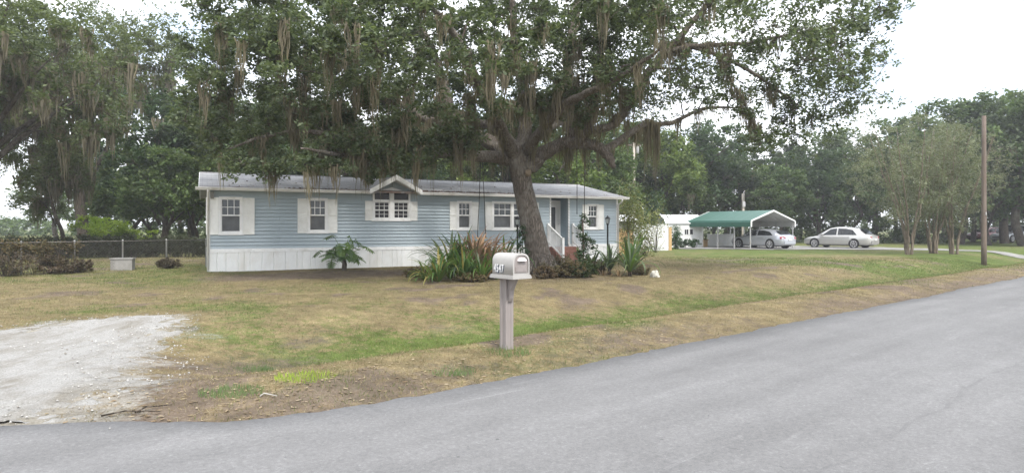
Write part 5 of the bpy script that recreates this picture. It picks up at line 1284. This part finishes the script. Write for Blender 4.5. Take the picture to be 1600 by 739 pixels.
rosette('crinum_lily', 787, 21.5, 30, 1.6, 'tall lily clump under the double window beside the oak trunk', kinds=cr, tilt=(.03, .65))
rosette('crinum_lily', 664, 19.4, 30, .85, 'small lily clump with drooping yellow leaves at the outer left of the bed', kinds=(('crinum', 3), ('yellow', 2)), tilt=(.4, 1.2))
rosette('bromeliad', 742, 19.9, 44, 1.75, 'rusty red dead frond clump standing up amid the green lilies', kinds=(('rust', 6), ('dry', 1)), tilt=(.02, .42))
rosette('bromeliad', 766, 20.1, 40, 1.7, 'rusty brown frond clump directly left of the double window', kinds=(('rust', 5), ('dry', 2), ('crinum', 1)), tilt=(.02, .45))
rosette('bromeliad', 757, 19.7, 16, .95, 'lower faded pink frond clump in the middle of the oak bed', kinds=(('rust', 3), ('dry', 2)), tilt=(.1, .8))
ag = (('agave', 5), ('crinum', 2))
rosette('yucca_plant', 953, 21.6, 30, 1.05, 'spiky yucca with withered lower leaves before the lantern post', kinds=(('agave', 5), ('crinum', 1)), tilt=(.1, .95), stemh=.22)
rosette('yucca_plant', 984, 20.9, 32, 1.35, 'large pale green yucca with leaves flopping to the right at the bed end', kinds=(('crinum', 4), ('agave', 3)), tilt=(.05, 1.0), stemh=.2)
rosette('yucca_plant', 925, 22.4, 22, 1.15, 'dark spiky yucca between the vine-covered stake and the lantern post', kinds=(('agave', 6),), tilt=(.1, .9), stemh=.1)
rosette('yucca_plant', 968, 20.7, 22, .55, 'withered tan yucca skirt at the foot of the large yucca', kinds=(('dry', 6), ('agave', 1)), tilt=(.5, 1.35))
rosette('yucca_plant', 943, 21.2, 18, .5, 'withered brown yucca skirt at the foot of the spiky yucca', kinds=(('dry', 6),), tilt=(.5, 1.35))
rosette('flax_plant', 990, 22.0, 16, 1.55, 'upright bright green flax behind the large yucca', kinds=(('grass', 3), ('crinum', 3)), tilt=(.02, .3), stemh=.1)
for px_, d, r_, h, m, lb in ((868, 20.6, .55, .5, 'scrub', 'brown green low shrub at the foot of the oak trunk'), (890, 20.3, .55, .55, 'scrub', 'faded low shrub just right of the oak roots'), (913, 20.4, .6, .55, 'dark_leaf', 'dark green low shrub under the vine-covered stake'), (936, 21.8, .5, .5, 'scrub', 'brown low shrub between the two spiky yuccas'),
                          (880, 22.0, .5, .75, 'scrub', 'russet shrub in front of the brick steps'), (850, 20.0, .4, .35, 'brush', 'dry low brush hugging the front of the oak trunk'), (1000, 21.6, .35, .3, 'scrub', 'small sparse shrub at the right end of the bed'), (648, 20.6, .4, .28, 'brush', 'thin dry weeds at the left end of the oak bed'), (740, 18.8, .5, .3, 'scrub', 'low weeds in front of the lily clumps')):
    bush('low_shrub', P(px_, d), d, h, r_, M[m], lb, 'shrub', 34, 75, .06)
# vine covered stake
x, y = P(911, 21.9), 21.9; t_ = thing('climbing_vine', (x, y, gz(x, y)), 'dark climbing vine smothering a stake beside the brick steps', 'vine')
MB().tube([(0, 0, -.1), (.02, 0, 1.0), (-.02, 0, 1.85)], .03, 8).build('stake', M['pole'], t_)
c_ = np.array([(random.gauss(0, .13), random.gauss(0, .12), z_) for z_ in list(np.linspace(.1, 1.35, 30))+[1.5, 1.6, 1.7, 1.78, 1.85, 1.9]]); v, f = leaf_cloud(c_, np.full(len(c_), .2), 60, .075, .9, .6); place('foliage', np_mesh('foliage', v, f, M['vine']), t_, kind='stuff')
# ivy on the trunk
x, y = P(815, 21.6), 21.6; t_ = thing('climbing_vine', (x, y, gz(x, y)), 'leafy vine growing up the left side of the oak trunk', 'vine')
c_ = np.array([(random.gauss(0, .10)+.0, random.gauss(0, .1), z_) for z_ in np.linspace(.1, 1.6, 26)]); v, f = leaf_cloud(c_, np.full(len(c_), .17), 45, .07, .9, .6); place('foliage', np_mesh('foliage', v, f, M['vine']), t_, kind='stuff')
MB().tube([(0, .05, -.1), (.05, .08, .8), (0, .05, 1.6)], .012, 5).build('stem', M['bark_dark'], t_)
# philodendron in front of the skirting
def lobed(L_, m):
    V_ = []; F_ = []
    def strip(p0, p1, w0, w1):
        dx, dy = p1[0]-p0[0], p1[1]-p0[1]; l_ = math.hypot(dx, dy); nx_, ny_ = -dy/l_, dx/l_; i = len(V_)
        zf = lambda p: -.22*p[0]**2/L_-.35*abs(p[1])
        for p, w_ in ((p0, w0), ((p0[0]*.45+p1[0]*.55, p0[1]*.45+p1[1]*.55), w1), (p1, .008)):
            for s_ in (-1, 1): q = (p[0]+nx_*w_*s_, p[1]+ny_*w_*s_); V_.append((q[0], q[1], zf(q)))
        F_.extend([(i, i+1, i+3, i+2), (i+2, i+3, i+5, i+4)])
    strip((0, 0), (L_*1.1, 0), .04*L_, .07*L_)
    for k in range(6):
        x_ = L_*(.06+.145*k); ln_ = L_*(.62-.065*k)
        for s_ in (-1, 1): strip((x_, 0), (x_+ln_*(.30+.10*k-.25*(k == 0)), s_*ln_*.86), .035*L_, .062*L_)
    return V_, F_
def philo(px, d, label):
    x = P(px, d); t_ = thing('philodendron', (x, d, gz(x, d)), label, 'plant')
    MB().tube([(0, 0, -.1), (.03, 0, .2), (.0, .02, .42)], [.10, .09, .07], 9, wob=.1).build('trunk', M['bark'], t_)
    for k in range(38):
        a = k*2.399+random.uniform(-.5, .5); el = random.uniform(-.12, 1.35); Ls = random.uniform(.32, 1.0); lf = random.uniform(.34, .5)
        tip = Vector((math.cos(a)*math.cos(el)*Ls, math.sin(a)*math.cos(el)*Ls, .4+math.sin(el)*Ls))
        mb = MB().tube([(0, 0, .38), (tip.x*.5, tip.y*.5, .4+(tip.z-.4)*.62), tuple(tip)], [.012, .010, .007], 5, cap=False)
        V_, F_ = lobed(lf, None); tl = random.uniform(-.35, 1.1); m3 = Matrix.Translation(tip) @ Matrix.Rotation(a+random.uniform(-.9, .9), 4, 'Z') @ Matrix.Rotation(tl, 4, 'Y')
        mb.add([tuple(m3 @ Vector(p)) for p in V_], F_, True); mb.build('leaf', M['philo'], t_)
philo(537, 23.6, 'split-leaf philodendron with a stout trunk before the white skirting')
# tall shrubs right of the house
bush('tall_shrub', P(982, 34), 34, 3.9, .55, M['yellow_leaf'], 'tall yellowish shrub with reddish stems at the right corner of the house', 'shrub', 64, 60, .11)
bush('tall_shrub', P(1008, 35.5), 35.5, 3.0, .85, M['yellow_leaf'], 'tall sparse green shrub standing before the white fence', 'shrub', 46, 40, .13)
o = bush('tall_shrub', P(1024, 41), 41, 2.6, 1.0, M['vine'], 'leafy shrub arching over the top of the white fence', 'shrub', 22, 40, .14)
for ch in o.children:
    if ch.name.startswith('foliage'): ch.location.z = 1.5
bush('low_shrub', P(1056, 47), 47, 1.7, .35, M['vine'], 'narrow teal green shrub by the tan fence post', 'shrub', 24, 60, .12)
for px_, lb in ((1066, 'low leafy shrub at the left front of the white shed'), (1084, 'low leafy shrub at the right front of the white shed')): bush('low_shrub', P(px_, 49.6), 49.6, .75, .5, M['vine'], lb, 'shrub', 24, 60, .12)
# rocks
M['coral'] = paint('coral_stone', (.50, .48, .43), .95, .3, (.25, .23, .18), 9, .8)
def rock(name, px, d, s, m, label, seed):
    r2 = np.random.default_rng(seed); mb = MB(); V_ = []; F_ = []; nu, nv = 22, 12
    for j in range(nv):
        for i in range(nu):
            th, ph = 2*math.pi*i/nu, math.pi*j/(nv-1); k = 1+.30*math.sin(3*th+2*ph)*math.sin(4*ph+th)+.28*(r2.random()-.5)
            V_.append((s[0]*k*math.sin(ph)*math.cos(th), s[1]*k*math.sin(ph)*math.sin(th), s[2]*k*math.cos(ph)+s[2]*.4))
    F_ = [(j*nu+i, (j+1)*nu+i, (j+1)*nu+(i+1) % nu, j*nu+(i+1) % nu) for j in range(nv-1) for i in range(nu)]
    o = mb.add(V_, F_, False).build(name, m); x = P(px, d); o.location = (x, d, gz(x, d)); props(o, label, 'rock')
rock('coral_rock', 1023, 20.6, (.16, .14, .13), M['coral'], 'rough white coral rock at the right end of the oak bed', 1)
rock('flat_stone', 908, 10.9, (.12, .09, .035), M['slabgrey'], 'flat grey stone lying in the green ditch right of the mailbox', 2)
M['weed'] = leaf_mat('weed_leaf', [(.10, .15, .06), (.14, .19, .08)], .35, .6, .1)
# weed tufts on the verge
for px_, py_, n, L_, kd, lb in ((362, 617, 46, .10, 'grass', 'blue green weed tuft on the bare verge by the driveway'), (478, 597, 40, .10, 'crinum', 'bright lime weed tuft in the middle of the dry verge'), (395, 540, 46, .10, 'grass', 'green weed patch beside the top of the driveway'), (791, 555, 26, .13, 'grass', 'ragged grass round the foot of the mailbox post'), (700, 580, 30, .08, 'grass', 'low green weed patch near the road left of the mailbox')):
    d = 1600/(py_-355); x = P(px_, d); t_ = thing('weed_tuft', (x, d, gz(x, d)), lb, 'weed')
    V_ = []; F_ = []
    for k in range(n*8):
        a = random.uniform(0, 6.28); r0 = math.sqrt(random.random())*.26; h = L_*random.uniform(.25, .7); b0 = len(V_); bx_, by_ = r0*math.cos(a)*1.2, r0*math.sin(a)*.8; la = random.uniform(0, 6.28)
        V_ += [(bx_-.004, by_, -.02), (bx_+.004, by_, -.02), (bx_+.5*h*math.cos(la), by_+.5*h*math.sin(la), h)]; F_.append((b0, b0+1, b0+2))
    place('blades', np_mesh('blades', np.array(V_), np.array(F_), M['weed'] if kd == 'grass' else M['lime_leaf']), t_, kind='stuff')
# a few twigs by the road edge
for px_, py_, L_, rz_, lb in ((205, 648, .45, .3, 'thin dark twig at the road edge by the driveway'), (240, 640, .3, .9, 'short bent twig on the verge right of the driveway mouth'), (420, 622, .16, .1, 'pale chip of wood on the verge below the weed tuft')):
    d = 1600/(py_-355); x = P(px_, d); o = MB().tube([(-L_/2, 0, 0), (-.05, .03, .02), (L_/2, -.02, .005)], [.008, .007, .003], 5).build('twig', M['bark_dark'] if L_ > .2 else M['concrete']); o.location = (x, d, max(gz(x, d), 0)+.012); o.rotation_euler = (0, 0, rz_); props(o, lb, 'twig')

# ------------------------------------------------------------------ haze volume added to lift dark tones and pale the far woods
hm_ = bpy.data.materials.new('haze'); hm_.use_nodes = True; t__ = hm_.node_tree; t__.nodes.clear()
pv = t__.nodes.new('ShaderNodeVolumePrincipled'); pv.inputs['Color'].default_value = (.93, .96, 1, 1); pv.inputs['Density'].default_value = .0010; pv.inputs['Anisotropy'].default_value = .2
ho = t__.nodes.new('ShaderNodeOutputMaterial'); t__.links.new(pv.outputs[0], ho.inputs['Volume'])
MB().box(-720, 720, -520, 920, -3.0, 24).build('haze', hm_, kind='stuff')
